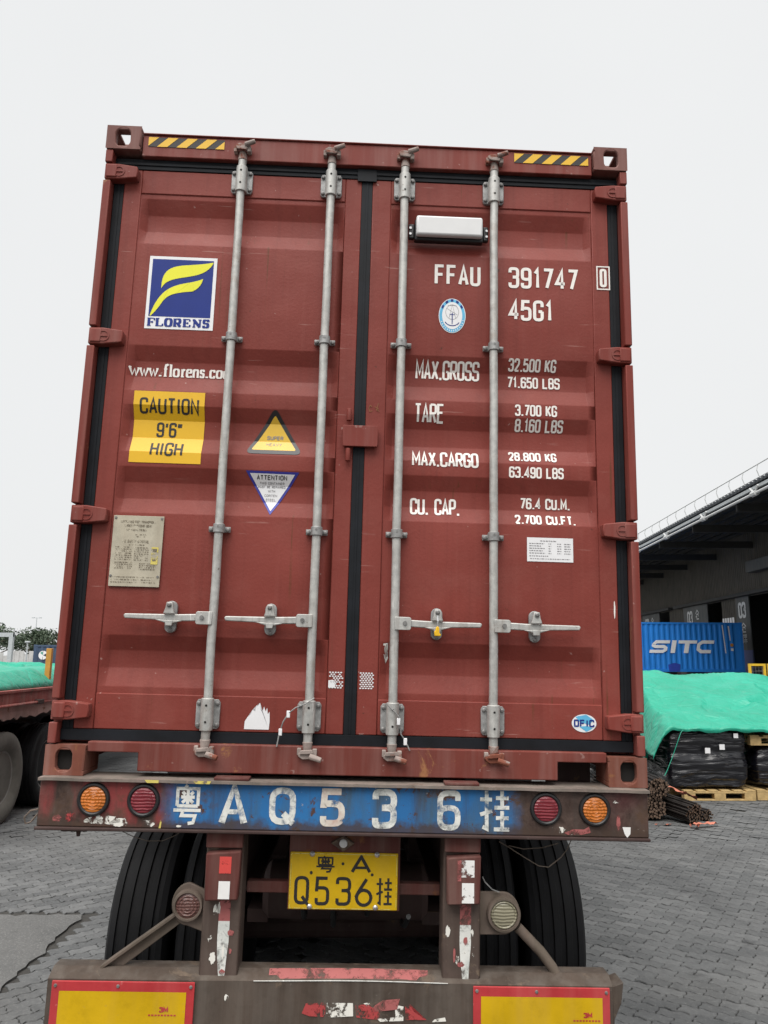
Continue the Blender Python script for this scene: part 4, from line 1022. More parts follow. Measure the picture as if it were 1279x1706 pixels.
# painted registration on the beam
Yb = YB
w = .0195
def beamtext(strokes, m='spray'): return decal('lettering', [(strokes, 0, 0)], bo, [M[m]], conform=False, ypos=Yb, eps=.0015)
beamtext(strokes_box(YUE, -.685, -.578, -.165, -.020, .0125))
beamtext([ribbon([Vector(p) for p in ((-.494, -.160), (-.450, -.022), (-.406, -.160))], .026), ribbon([Vector((-.476, -.118)), Vector((-.424, -.118))], .018)])
beamtext(text_strokes('Q', -.310, -.205, -.163, -.022, .024, rad=.46)); beamtext(text_strokes('5', -.108, -.010, -.166, -.022, .025), 'spray_rust'); beamtext(text_strokes('3', .098, .196, -.170, -.020, .025)); beamtext(text_strokes('6', .357, .450, -.172, -.020, .022), 'spray')
beamtext(strokes_box(GUA, .526, .645, -.170, -.018, .015))
def blob(cx, cz, rx, rz, seed, n=26, j=.45):
    return [(cx+rx*math.cos(t)*(1+j*fbm((math.cos(t)*2+seed, math.sin(t)*2, seed))), cz+rz*math.sin(t)*(1+j*fbm((math.cos(t)*2, math.sin(t)*2+seed, seed+5)))) for t in [2*math.pi*i/n for i in range(n)]]
def patch(m, *polys):
    for q in polys: decal('paint_patch', [([q], 0, 0)], bo, [M[m]], conform=False, ypos=Yb, eps=.001)
patch('chipwhite', blob(-.955, -.158, .065, .016, 1), blob(-.885, -.166, .045, .016, 2), blob(-.99, -.162, .04, .010, 8)); patch('chipwhite', [(-.798, -.157), (-.752, -.155), (-.755, -.172), (-.766, -.181), (-.785, -.172)]); patch('chipred', blob(-1.08, -.150, .022, .018, 3)); patch('chippink', blob(-1.135, -.155, .018, .012, 4))
patch('chipyel', [(-.738, -.185), (-.733, -.155), (-.728, -.162), (-.730, -.185)]); patch('chipwhite', blob(.853, -.162, .016, .011, 5)); patch('tape_white', [(1.100, -.146), (1.133, -.146), (1.131, -.172), (1.118, -.186), (1.108, -.172)]); patch('chippink', [(.865, -.172), (.90, -.158), (.945, -.158), (.965, -.146), (.972, -.170), (.935, -.178), (.88, -.179)]); patch('chippink', blob(1.085, -.13, .008, .03, 9)); patch('chipwhite', blob(.90, -.181, .03, .004, 12), blob(1.075, -.05, .02, .006, 13), blob(-.66, -.176, .01, .004, 3))
# posts, boxes with tape, lamps, underrun bar
def post(sx):
    xc = -.481 if sx < 0 else .464
    mb = MB()
    mb.prism([(xc-.072, -.198), (xc+.072, -.198), (xc+.074, -.30), (xc+.075, -.74), (xc-.075, -.74), (xc-.074, -.45), (xc-.074, -.30)], .022, .15)
    p = mb.build('post', M['post'], T, bevel=.006)
    mb = MB(); mb.prism([(xc-.066, -.275), (xc+.070, -.265), (xc+.066, -.445), (xc-.062, -.450)], -.030, .0215)
    bx = mb.build('reflector_box', M['post_red'], p, bevel=.006)
    MB().box(xc-.072, xc+.072, -.006, .0215, -.26, -.199).build('post_cap', M['post_red'], p, bevel=.004)
    # tapes
    xt = xc+(.012 if sx < 0 else .016)
    g = [(rect(xt-.023, xt+.023, -.347, -.285), 0, 0), (rect(xt-.022, xt+.022, -.440, -.375), 1, 0)] if sx < 0 else [(rect(xt-.024, xt+.027, -.345, -.282), 1, 0), (rect(xt-.022, xt+.026, -.440, -.366), 1, 0), (rect(xt-.040, xt-.025, -.36, -.282), 2, 0)]
    decal('reflective_tape', g, p, [M['tape_red'], M['tape_white'], M['chippink']], conform=False, ypos=-.030, eps=.0012)
    low = [[(xt-.022, -.535), (xt+.022, -.535), (xt+.022, -.61), (xt+.018, -.65), (xt+.012, -.74), (xt-.010, -.74), (xt-.02, -.66), (xt-.023, -.60)]]
    decal('reflective_tape', [(low, 0, 0), (rect(xt-.022, xt+.022, -.535, -.46), 1, 0)], p, [M['chipwhite'] if 0 else M['spray'], M['chippink']], conform=False, ypos=.022, eps=.0012)
    for q in range(9): decal('paint_patch', [([blob(xc+random.uniform(-.055, .055), random.uniform(-.72, -.47), random.uniform(.004, .014), random.uniform(.006, .03), q+sx*3)], 0, 0)], p, [M['chipwhite'] if q % 3 else M['chippink']], conform=False, ypos=.022, eps=.0018)
    return p
post(-1); post(1)
def round_lamp(xc, zc, sx, lens):
    o = []; xe = -.548 if sx < 0 else .541
    for i in range(17):
        t = math.pi/2+math.pi*i/16 if sx < 0 else -math.pi/2+math.pi*i/16
        o.append((xc+.068*math.cos(t), zc+.080*math.sin(t)))
    o += [(xe, zc-.078), (xe, zc+.078)] if sx < 0 else [(xe, zc+.080), (xe, zc-.082)]
    if sx < 0: o = o[:-2]+[(xe, zc-.105), (xe, zc+.05)]
    br = MB().prism(o, .060, .075).build('lamp_bracket', M['bracket'], T, bevel=.004)
    mb = MB(); R_ = .060 if sx < 0 else .068
    mb.lathe([(0, R_), (.018, R_), (.026, R_*.94), (.027, R_*.82), (.016, R_*.78)], (xc, .060, zc), (0, -1, 0), 32)
    mb.build('lamp_rim', M['bracket'], br, smooth=True)
    mb = MB(); mb.lathe([(0, R_*.8), (.015, R_*.8), (.020, R_*.6), (.022, R_*.2)], (xc, .058, zc), (0, -1, 0), 32)
    ln = mb.build('lens', M[lens], br, smooth=True)
    mb = MB()
    for k in ((.2, .4, .6) if sx < 0 else (.70,)): mb.lathe([(0, R_*(k+.06)), (.003, R_*k), (0, R_*(k-.06))], (xc, .058-.0205, zc), (0, -1, 0), 28, close=True)
    mb.build('lens_ring', M[lens], br)
round_lamp(-.618, -.488, -1, 'lens_brown'); round_lamp(.637, -.502, 1, 'lens_dull')
mb = MB(); mb.prism([(-.635, -.552), (-.652, -.522), (-.938, -.728), (-.938, -.765), (-.918, -.765)], .07, .085); mb.prism([(-.652, -.5225), (-.657, -.510), (-.942, -.714), (-.938, -.7275)], .045, .085); mb.build('brace', M['bracket'], T, bevel=.003)
MB().tube([(.700, .085, -.560), (.742, .08, -.60), (.79, .075, -.645), (.835, .07, -.70), (.868, .07, -.76)], .020, 12).build('brace', M['bracket'], T, smooth=True)
# underrun bar
n = 70; vs = []; X0, X1 = -1.122, 1.055
mb = MB()
for i in range(n+1):
    t = i/n; x = X0+(X1-X0)*t
    s = .007*math.exp(-((x-.07)/.34)**2)*1.0; w_ = .002*fbm((i*.4, 3, 1))
    vs += [(x, 0.0+w_, -.742+s), (x, .055, -.716+s), (x, .12, -.717), (x, .12, -1.02), (x, .0+w_, -1.02)]
fs = []
for i in range(n): fs += [(5*i+k, 5*i+5+k, 5*i+5+(k+1) % 5, 5*i+(k+1) % 5) for k in range(5)]
fs += [(0, 1, 2, 3, 4), tuple(5*n+k for k in (4, 3, 2, 1, 0))]
mb.add(vs, fs)
ub = mb.build('underrun_bar', M['steel'], T)
MB().prism([(1.056, -.742), (1.098, -.728), (1.088, -.80), (1.06, -.86), (1.056, -1.02)], .0, .1).build('bar_end', M['steel'], T, bevel=.003)
def bar_patch(m, groups, eps=.0025, name='tape_remnant'): return decal(name, groups, ub, [M[m]], conform=False, ypos=-.0005, eps=eps)
for pg in ([(-.135, -.815), (-.06, -.812), (-.06, -.862), (-.12, -.86), (-.15, -.85)], [(.055, -.82), (.10, -.815), (.15, -.845), (.145, -.87), (.06, -.862)], [(.245, -.82), (.262, -.812), (.28, -.84), (.33, -.868), (.25, -.868)]): bar_patch('chipred', [([pg], 0, 0)])
for pg in ([(-.055, -.812), (.045, -.812), (.047, -.858), (-.055, -.864)], [(.14, -.866), (.24, -.856), (.24, -.872), (.15, -.876)], [(.085, -.812), (.12, -.808), (.13, -.822), (.10, -.824)], [(.205, -.815), (.24, -.822), (.235, -.86), (.21, -.858)], [(.36, -.865), (.40, -.858), (.405, -.872), (.35, -.875)], blob(-.44, -.80, .008, .012, 3)): bar_patch('chipwhite', [([pg], 0, 0)])
bar_patch('chippink', [([[(.115, -.835), (.13, -.818), (.16, -.8), (.225, -.794), (.215, -.832), (.12, -.842)]], 0, 0)], eps=.004)
# red paint on the bent top edge
vsr = []; mbp = MB()
for i in range(41):
    x = -.285+i*.62/40; s = .007*math.exp(-((x-.07)/.34)**2)
    a = 0.10 if 2 < i < 38 else .4
    vsr += [(x, .004+.05*a*1.0, -.742+s+.026*(a+.0)*.95+.002), (x, .050, -.716+s+.0005)]
mbp.add(vsr, [(2*i, 2*i+2, 2*i+3, 2*i+1) for i in range(40)]); mbp.build('red_edge_paint', M['chipred'] if 0 else M['chippink'], ub)
MB().tube([(-.34+i*.75/30, -.001, -.742+.007*math.exp(-((-.34+i*.75/30-.07)/.34)**2)) for i in range(31)], .0022, 6).build('bright_edge', M['galv'], ub, smooth=True)
def board(x0, x1, z1, m3, flip):
    z0 = z1-.215; b = MB().box(x0, x1, -.010, -.002, z0, z1).build('warning_board', M['board_red'], T, bevel=.002)
    bw = .030
    decal('board_field', [(rect(x0+bw, x1-bw, z0+bw, z1-bw-.004), 0, 0)], b, [M['board_yel']], conform=False, ypos=-.010, eps=.0012)
    decal('lettering', [(text_strokes('3M', m3, m3+.034, -.850, -.831, .005, .45), 0, 0), ([[(m3-.04+k*.012, -.862), (m3-.032+k*.012, -.862), (m3-.032+k*.012, -.857), (m3-.04+k*.012, -.857)] for k in range(9)], 0, 0)], b, [M['board_red']], conform=False, ypos=-.010, eps=.0022)
    mb = MB()
    for x in (x0+.014, (x0+x1)/2-.02, x1-.014): mb.lathe([(0, .007), (.004, .005)], (x, -.010, z1-.016), (0, -1, 0), 8)
    mb.build('rivet', M['bolt'], b)
board(-1.102, -.562, -.746, -.69, 0); board(.508, 1.040, -.745, .935, 1)
# licence plate with its bracket
mb = MB(); mb.box(-.233, .222, .112, .122, -.518, -.18); mb.box(-.233, -.216, .1225, .15, -.5, -.2); mb.box(.205, .222, .1225, .15, -.5, -.2)
pb = mb.build('plate_bracket', M['post_red'], T, bevel=.003)
mb = MB(); mb.box(-.228, .213, .098, .108, -.512, -.294); lpz = mb.build('number_plate', M['plate_yel'], T, bevel=.004)
rimb = [ribbon([Vector(p) for p in ((-.2225, -.5065), (.2075, -.5065), (.2075, -.2995), (-.2225, -.2995))], .003, True)]
PT = lambda s: (s, 0, 0)
six = [ribbon(rounded([Vector((.086, -.393)), Vector((.052, -.445)), Vector((.044, -.462))], .01), .0125), ribbon([Vector((.076+.029*math.cos(t), -.4635+.0285*math.sin(t))) for t in [2*math.pi*i/22 for i in range(22)]], .0125, True)]
decal('lettering', [PT(strokes_box(YUE, -.120, -.046, -.368, -.308, .0068)), PT([ribbon([Vector((.026, -.366)), Vector((.062, -.308)), Vector((.098, -.366))], .0125), ribbon([Vector((.041, -.350)), Vector((.083, -.350))], .010)]),
      PT(text_strokes('Q', -.206, -.146, -.493, -.385, .0125, rad=.45)), PT(text_strokes('5', -.122, -.064, -.495, -.386, .0125)), PT(text_strokes('3', -.038, .024, -.495, -.386, .0125)), PT(six), PT(strokes_box(GUA, .126, .190, -.490, -.388, .0085)), PT(oval(-.012, -.336, .006, .006, 12)), PT(oval(-.140, -.372, .006, .007, 12)), PT(oval(.108, -.376, .006, .006, 12)), (rimb, 1, 0)], lpz, [M['black_pr'], M['chipyel']], conform=False, ypos=.098, eps=.0012)
mb = MB()
for x, z in ((-.138, -.300), (.126, -.299), (-.142, -.500), (.124, -.500)): mb.lathe([(0, .011), (.006, .010), (.010, .005)], (x, .098, z), (0, -1, 0), 12)
mb.build('plate_bolt', M['mirror'], lpz, smooth=True)
MB().prism([(-.013-.052, -.256), (-.013, -.256-.033), (-.013+.045, -.256), (-.013, -.256+.03)], .090, .1115).build('plate_light', M['post'], T, bevel=.003)
MB().lathe([(0, .017), (.006, .016), (.010, .008)], (-.013, .0895, -.256), (0, -1, 0), 16).build('plate_light_lens', M['unit'], T, smooth=True)
MB().box(-.405, .392, .128 if 0 else .155, .20, -.468, -.424).build('cross_tube', M['post_red'], T, bevel=.004)
# frame, axles, suspension
for x in (-.43, .43):
    mb = MB(); mb.box(x-.07, x+.07, .16, 11.9, -.03, -.013); mb.box(x-.07, x+.07, .16, 11.9, -.46, -.444); mb.box(x-.006, x+.006, .16, 11.9, -.443, -.031); mb.build('frame_rail', M['chassis'], T)
for y in (1.9, 3.2, 4.6, 6.2, 7.8, 9.4, 11):
    hw = .95 if y < 4 else 1.18
    MB().box(-hw, hw, y, y+.08, -.14, -.013).build('crossmember', M['chassis'], T); MB().box(-.42, .42, y, y+.06, -.42, -.2).build('crossmember', M['chassis'], T)
for sx in (-1, 1): MB().box(sx*1.2-.02, sx*1.2+.02, 4.2, 11.9, -.14, -.013).build('side_rail', M['chassis'], T)
def tyre_prof(R_=.53, W=.30):
    h = W/2
    p = [(-h*.62, R_*.58), (-h*.86, R_*.66), (-h, R_*.80), (-h*.97, R_*.93), (-h*.86, R_*.985)]
    for c_ in (-.5, -.17, .17, .5): p += [(h*(c_*1.15-.10), R_), (h*(c_*1.15-.08), R_*.98), (h*(c_*1.15+.08), R_*.98), (h*(c_*1.15+.10), R_)]
    p += [(h*.86, R_*.985), (h*.97, R_*.93), (h, R_*.80), (h*.86, R_*.66), (h*.62, R_*.58)]
    return p
tyre_me = MB().lathe(tyre_prof(), (0, 0, 0), (1, 0, 0), 56).mesh('tyre', M['tyre'])
tyre_me2 = MB().lathe(tyre_prof(), (0, 0, 0), (1, 0, 0), 48).mesh('tyre', M['tyre_dust'])
rim_me = MB().lathe([(.085, .315), (.10, .31), (.09, .285), (-.02, .27), (-.04, .12), (.02, .11), (.03, .05)], (0, 0, 0), (1, 0, 0), 32).mesh('rim', M['rim'])
for me in (tyre_me, tyre_me2, rim_me):
    me.polygons.foreach_set('use_smooth', [len(p.vertices) == 4 for p in me.polygons])
    try: me.set_sharp_from_angle(angle=R(40))
    except Exception: pass
MCi = MC.inverted()
def wheel(x, y, z, parent, inv, flip, tm=None):
    w_ = bpy.data.objects.new('wheel', tm or tyre_me); COL.objects.link(w_); w_.parent = parent
    p = inv @ Vector((x, y, z)); w_.location = p; w_.rotation_euler = (random.uniform(0, 3), 0, 0)
    r_ = bpy.data.objects.new('rim', rim_me); COL.objects.link(r_); r_.parent = w_
    if flip: r_.rotation_euler = (0, 0, math.pi)
    return w_
for k, y in enumerate((1.335, 2.645, 3.955)):
    for x in (-1.035, -.70, .685, 1.02): wheel(x, y, .512, T, MCi, x < 0)
    p0, p1 = MCi @ Vector((-.95, y, .512)), MCi @ Vector((.95, y, .512))
    MB().tube([p0, p1], .075, 12).build('axle', M['chassis'], T)
    for x in (-.43, .43):
        mb = MB(); mb.box(x-.05, x+.05, y-.5, y+.5, -.80, -.74); mb.box(x-.06, x+.06, y-.09, y+.09, -.86, -.70); mb.build('leaf_spring', M['chassis'], T)
        MB().box(x-.05, x+.05, y+.55, y+.70, -.8, -.46).build('spring_hanger', M['chassis'], T)
    for x in (-.25, .25): MB().lathe([(0, .07), (.12, .085), (.13, .085), (.25, .07)], (x, y-.33, -.78), (0, 1, 0), 16).build('brake_chamber', M['chassis'], T, smooth=True)
MB().box(-1.1, 1.1, 5.4, 6.4, -1.05, -.48).build('tool_box', M['chassis'], T, bevel=.02)  # added box, keeps light from the front out of the underside
MB().box(-.42, .42, 1.9, 2.4, -.62, -.44).build('air_tank_guard', M['chassis'], T)  # block added between the rails to darken the view underneath
for k, (x, z) in enumerate(((-.18, -.50), (-.05, -.55), (.10, -.52), (.27, -.58))):
    MB().tube([(x, .25+.5*i/8*(1+k*.3), z-.16*math.sin(math.pi*i/8)) for i in range(9)], .011, 8).build('air_hose', M['blackpl'], T, smooth=True)
MB().lathe([(0, .10), (.03, .13), (.75, .13), (.78, .10)], (-.39, .75, -.62), (1, 0, 0), 20).build('air_tank', M['chassis'], T, smooth=True)
for sx in (-1, 1): MB().box(sx*.86-.33, sx*.86+.33, 2.02, 2.035, -1.25, -.25).build('mud_flap', M['blackpl'], T)  # unseen sheets added to darken the space under the trailer
# loose wires
def wire(pts, m='galv_dark', r=.003): return MB().tube(pts, r, 5).build('wire', M[m], T, smooth=True)
wire([(-.90, .0, -.2), (-.85, .01, -.225), (-.79, .02, -.245), (-.73, .02, -.243), (-.68, .01, -.22), (-.65, .0, -.198)], 'bracket', .0016)
wire([(.62, .06, -.23), (.66, .05, -.25), (.72, .05, -.285), (.78, .05, -.318), (.82, .05, -.322), (.87, .05, -.285), (.895, .04, -.25), (.91, .02, -.2)], 'bracket', .0022)
wire([(.66, .06, -.245), (.72, .06, -.257), (.80, .06, -.25), (.86, .05, -.23)], 'bracket', .0022)
wire([(.55, .04, -.36), (.56, .04, -.38), (.59, .05, -.41), (.62, .05, -.42)], 'galv_dark', .0025)
wire([(-1.212, -.02, -.125), (-1.24, -.03, -.13), (-1.262, -.03, -.155), (-1.255, -.03, -.178), (-1.235, -.03, -.172), (-1.213, -.02, -.14)], 'bracket', .0035)
MB().box(-1.12, -1.02, -.02, .02, -.206, -.1985).build('beam_clip', M['chassis'], T)
MB().prism([(-1.065, -.198), (-1.045, -.198), (-1.05, -.226), (-1.06, -.226)], -.01, .0).build('beam_clip', M['chassis'], T)

# ------------------------------------------------------------------ LEFT TRAILER under the green tarpaulin
TL = thing('flatbed_trailer', 'worn red flatbed trailer at the left edge, with big dusty wheels and ragged side panel', 'trailer', loc=(0, 0, 0))
MB().box(-6.55, -4.10, 4.6, 17, 1.505, 1.54).build('deck', M['deckred'], TL, bevel=.006)
MB().box(-6.5, -4.3, 4.6, 11, 1.16, 1.34).build('mudguard', M['chassis'], TL)  # added dark box standing in for shade below the deck
mb = MB(); mb.box(-4.16, -4.12, 4.6, 17, 1.37, 1.504); mb.box(-4.22, -4.105, 4.6, 17, 1.345, 1.369)
mb.build('side_rail', M['deckred'], TL, bevel=.004)
pts = [(4.6, 1.344), (8.1, 1.344)]
for i in range(40): y = 8.1-i*3.5/39; pts.append((y, 1.20+.05*fbm((i*.8, 2, 0))+(.06*max(0, (y-7.2)))))
mb = MB(); n = len(pts)
mb.add([(-4.135, y, z) for y, z in pts]+[(-4.15, y, z) for y, z in pts], [list(range(n)), list(range(2*n-1, n-1, -1))]+[(i, i+n, (i+1) % n+n, (i+1) % n) for i in range(n)])
mb.build('side_panel', M['flap'], TL)
MB().tube([(-4.09, 5.2, 1.365), (-4.09, 7.2, 1.365)], .018, 8).build('rope_bar', M['deckred'], TL)
mb = MB(); mb.box(-4.125, -4.06, 7.0, 7.18, 1.34, 1.40); mb.build('winch', M['chassis'], TL, bevel=.01)
for x in (-5.75, -4.95): MB().box(x-.07, x+.07, 4.8, 16.8, .72, 1.504).build('frame_rail', M['chassis'], TL)
for y in (6.38, 7.72, 9.06):
    for x in (-4.285, -4.62, -6.05, -6.38): wheel(x, y, .525, TL, Matrix(), x < -5, tyre_me2 if x == -4.285 and y < 7 else tyre_me)
    MB().tube([(-6.2, y, .525), (-4.4, y, .525)], .07, 10).build('axle', M['chassis'], TL)
MB().box(-4.285, -4.215, 7.66, 7.73, 1.541, 2.05).build('stake', M['orange'], TL, bevel=.004)
MB().box(-4.32, -4.18, 7.64, 7.75, 1.5405, 1.56).build('stake_foot', M['deckred'], TL)
def tarp_sheet(name, label, cat, fn, nx, ny, m='tarp', group=None):
    vs = [fn(i/(nx-1), j/(ny-1)) for j in range(ny) for i in range(nx)]
    o = MB().add(vs, [(j*nx+i, j*nx+i+1, (j+1)*nx+i+1, (j+1)*nx+i) for j in range(ny-1) for i in range(nx-1)]).build(name, M[m], None)
    shade(o, 80); md = o.modifiers.new('thick', 'SOLIDIFY'); md.thickness = .006
    return tag(o, label, cat, group)
def heap(x0, x1, y0, y1, zb, h, seed, rough=.05, edge=.12):
    def fn(u, v):
        du, dv = min(u, 1-u), min(v, 1-v)
        e = min(1, du/edge)**.6*min(1, dv/edge)**.6
        x, y = x0+(x1-x0)*u, y0+(y1-y0)*v
        z = zb+e*(h+rough*2*fbm((x*.9+seed, y*.9, 0))+rough*.6*fbm((x*3+seed, y*3, 2)))
        return (x+.03*fbm((y*2, seed, 1))*(1-e), y+.03*fbm((x*2, seed, 4))*(1-e), max(zb+.004, z))
    return fn
tarp_sheet('tarpaulin', 'bright green tarpaulin over low cargo on the red flatbed trailer', 'tarpaulin', heap(-6.4, -4.16, 4.9, 10.5, 1.541, .215, 1, .03, .10), 60, 90, group='green tarpaulins')
tarp_sheet('tarpaulin', 'green tarpaulin covering a bumpy pile in front of the slate blue container', 'tarpaulin', heap(-9.6, -6.6, 13, 17, -.012, 1.72, 5, .10, .2), 50, 50, group='green tarpaulins')
tarp_sheet('tarpaulin', 'pale cream sheet over a small pile, behind the flatbed trailer at far left', 'tarpaulin', heap(-9.6, -8.0, 11.0, 12.4, -.012, 1.80, 9, .06, .3), 30, 30, m='white_st')

# ------------------------------------------------------------------ far left: slate container, fence, gantry, poles, trees
def small_container(name, label, x0, x1, y0, z0, h, m, w=2.44):
    t = thing(name, label, 'shipping container', loc=(0, 0, 0))
    y1 = y0+w
    def wall(face_y, sgn, nm):
        pts = []; x = x0+.12; p = .28
        while x < x1-.12-p: pts += [(x, 0), (x+.075, 0), (x+.14, .036), (x+.215, .036)]; x += p
        pts.append((x1-.12, 0)); n = len(pts)
        MB().add([(a, face_y+sgn*d, z0+.15) for a, d in pts]+[(a, face_y+sgn*d, z0+h-.1) for a, d in pts], [(i, i+1, n+i+1, n+i) for i in range(n-1)]).build(nm, M[m], t)
    wall(y0+.012, 1, 'side_wall'); wall(y1-.012, -1, 'side_wall')
    MB().box(x0+.01, x0+.04, y0+.1, y1-.1, z0+.1, z0+h-.1).build('end_wall', M[m], t); MB().box(x1-.04, x1-.01, y0+.1, y1-.1, z0+.1, z0+h-.1).build('end_wall', M[m], t)
    MB().box(x0+.02, x1-.02, y0+.02, y1-.02, z0+h-.05, z0+h-.03).build('roof', M[m], t); MB().box(x0+.02, x1-.02, y0+.02, y1-.02, z0+.1, z0+.14).build('floor', M['chassis'], t)
    for y in (y0, y1-.1):
        MB().box(x0+.16, x1-.16, y, y+.1, z0+h-.1, z0+h-.012).build('top_rail', M[m], t); MB().box(x0+.16, x1-.16, y, y+.1, z0+.01, z0+.15).build('bottom_rail', M[m], t)
        for x in (x0, x1-.16):
            MB().box(x+.01, x+.15, y+.002, y+.098, z0+.119, z0+h-.119).build('corner_post', M[m], t)
            for z in (z0, z0+h-.118): MB().box(x, x+.16, y-.003, y+.103, z, z+.118).build('corner_casting', M[m], t, bevel=.01)
    return t
NV = small_container('shipping_container', 'slate blue shipping container with a round white and green emblem, far left below the trees', -16.98, -10.9, 38.0, -.012, 2.56, 'navy')
def flat(name, groups, parent, mats, y): return decal(name, groups, parent, mats, conform=False, ypos=y, eps=.004)
ex, ez, er = -16.47, 2.01, .225
hexa = lambda r, a0, a1, n=10: [(ex, ez)]+[(ex+r*math.cos(R(a0+(a1-a0)*i/n)), ez+r*math.sin(R(a0+(a1-a0)*i/n))) for i in range(n+1)]
flat('emblem', [([hexa(er, 95, 265)], 0, 0), ([hexa(er, 25, 88)], 0, 0), ([hexa(er, 272, 335)], 0, 0), ([hexa(er*.8, 100, 140)], 1, .002)], NV, [M['white_st'], M['tarp']], 38.0)
flat('lettering', [(text_strokes('E', -16.19, -15.98, 1.85, 2.17, .07, .4), 0, 0)], NV, [M['white_st']], 38.0)
wall_f = thing('boundary_fence', 'pale panelled boundary fence under the trees at far left', 'fence', loc=(0, 0, 0))
x = -40.0; k = 0
while x < -18:
    top = 2.25+(0.12 if k % 3 == 0 else 0)
    MB().box(x, x+.16, 59.9, 60.1, -.012, top+.1).build('fence_post', M['concrete_w'], wall_f)
    for q in range(5): MB().box(x+.17+q*.364, x+.17+q*.364+.345, 59.97, 60.02, .08, top-(.25 if (k*5+q) % 4 == 1 else 0)).build('fence_panel', M['concrete_w'], wall_f)
    x += 2.0; k += 1
GA = thing('gantry', 'grey pipe gantry standing before the trees at the left edge', 'gantry', loc=(0, 0, 0))
MB().box(-33, -27.75, 57.0, 57.25, 3.52, 3.72).build('gantry_beam', M['pole'], GA); MB().box(-26.75, -26.45, 57.0, 57.3, -.012, 3.72).build('gantry_leg', M['pole'], GA); MB().box(-27.8, -26.45, 57.02, 57.24, 3.4, 3.72).build('gantry_beam', M['pole'], GA)
def pole(x, y, h, label, arm=0, group=None):
    t = thing('lamp_post', label, 'lamp post', loc=(x, y, -.012), group=group)
    MB().tube([(0, 0, 0), (0, 0, h)], .075, 8, r1=.05).build('pole', M['pole'], t)
    if arm: MB().tube([(-arm, 0, h), (0, 0, h+.03), (arm, 0, h)], .03, 6).build('arm', M['pole'], t)
    for s_ in ((-1, 1) if arm else (0,)): MB().box(s_*arm-.18, s_*arm+.18, -.12, .12, h-.02, h+.10).build('lamp_head', M['pole'], t, bevel=.03)
pole(-25.3, 57, 3.0, 'short grey lamp post left of the slate blue container'); pole(-29.6, 57.6, 3.1, 'short grey lamp post under the gantry beam at the left edge'); pole(-46.6, 110, 7.4, 'tall distant lamp post rising above the trees', .5)
def tree(x, y, h, rx, label, m, n=1500, seed=0, droop=0.0):
    rr = random.Random(seed); t = thing('tree', label, 'tree', loc=(x, y, -.012), group='trees along the boundary')
    mb = MB(); mb.tube([(0, 0, 0), (.08, 0, h*.3), (-.05, .05, h*.55), (.05, 0, h*.8)], .17, 8, r1=.05)
    limbs = []
    for k in range(7):
        a = k*2.4+rr.random(); l = rx*rr.uniform(.55, .95); z0 = h*rr.uniform(.32, .6)
        e = Vector((math.cos(a)*l, math.sin(a)*l*.8, z0+h*rr.uniform(.12, .34))); limbs.append(e); mb.tube([(0, 0, z0), e*0.5+Vector((0, 0, z0*.5+.1)), e], .06, 6, r1=.02)
    mb.build('trunk', M['bark'], t)
    cl = [(e, rr.uniform(.45, .75)*rx*.6) for e in limbs]+[(Vector((rr.uniform(-.3, .3)*rx, rr.uniform(-.3, .3)*rx, h*rr.uniform(.62, .88))), rr.uniform(.4, .7)*rx*.55) for _ in range(6)]
    lf = MB()
    for i in range(n):
        c_, rad = cl[rr.randrange(len(cl))]
        d = Vector((rr.gauss(0, 1), rr.gauss(0, 1), rr.gauss(0, .62))); d = d.normalized()*rad*(rr.random()**.4)
        p = c_+d; s = rr.uniform(.09, .2)
        a = Vector((rr.gauss(0, 1), rr.gauss(0, 1), rr.gauss(0, .5))).normalized(); b = a.orthogonal().normalized(); b.rotate(Euler((rr.random()*6, 0, 0)))
        l_ = 2.3 if droop else 1.3
        lf.add([p-a*s*l_*.5, p+b*s*.45, p+a*s*l_*.5+Vector((0, 0, -droop*s)), p-b*s*.45], [(0, 1, 2, 3)])
    lf.build('crown', M[m], t)
tree(-31.3, 63, 4.9, 2.6, 'dark green spreading tree at the far left edge, above the gantry', 'leaf', 2600, 1, .5); tree(-28.6, 65.5, 4.6, 2.2, 'dark leafy tree right of the gantry leg', 'leaf', 2400, 2, .5); tree(-26.6, 64, 4.25, 2.1, 'dark green tree behind the short lamp post', 'leaf', 2200, 3)
tree(-26.2, 71, 4.5, 2.6, 'dense grey-green tree behind the slate blue container, left one', 'leaf2', 2600, 4); tree(-23.0, 70, 4.6, 2.5, 'dense grey-green tree behind the slate blue container, right one', 'leaf2', 2400, 5); tree(-34.5, 72, 4.6, 2.8, 'dark tree at the back, beyond the left edge of the gantry', 'leaf', 2000, 6)
tree(-24.4, 66, 4.1, 2.0, 'low bushy tree in front, directly over the slate blue container', 'leaf', 2000, 7)

# ------------------------------------------------------------------ WAREHOUSE on the right
WO = (16.17, 40.66, -.012); WR = -0.0790
W = thing('warehouse', 'large grey warehouse with a deep dark canopy roof and numbered doors', 'warehouse', loc=WO, rz=WR)
Y0, Y1 = -42.0, 60.0; WX = 5.0
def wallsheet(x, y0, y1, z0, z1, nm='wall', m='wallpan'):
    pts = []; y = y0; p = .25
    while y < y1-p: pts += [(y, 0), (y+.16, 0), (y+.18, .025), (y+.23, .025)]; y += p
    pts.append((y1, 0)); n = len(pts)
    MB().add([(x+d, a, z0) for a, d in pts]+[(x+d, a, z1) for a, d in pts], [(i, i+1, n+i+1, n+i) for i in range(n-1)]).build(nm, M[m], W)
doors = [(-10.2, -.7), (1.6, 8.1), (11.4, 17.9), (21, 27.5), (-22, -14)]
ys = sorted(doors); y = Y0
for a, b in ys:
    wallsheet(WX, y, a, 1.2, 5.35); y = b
wallsheet(WX, y, Y1, 1.2, 5.35); wallsheet(WX, Y0, Y1, 5.35, 9.3)
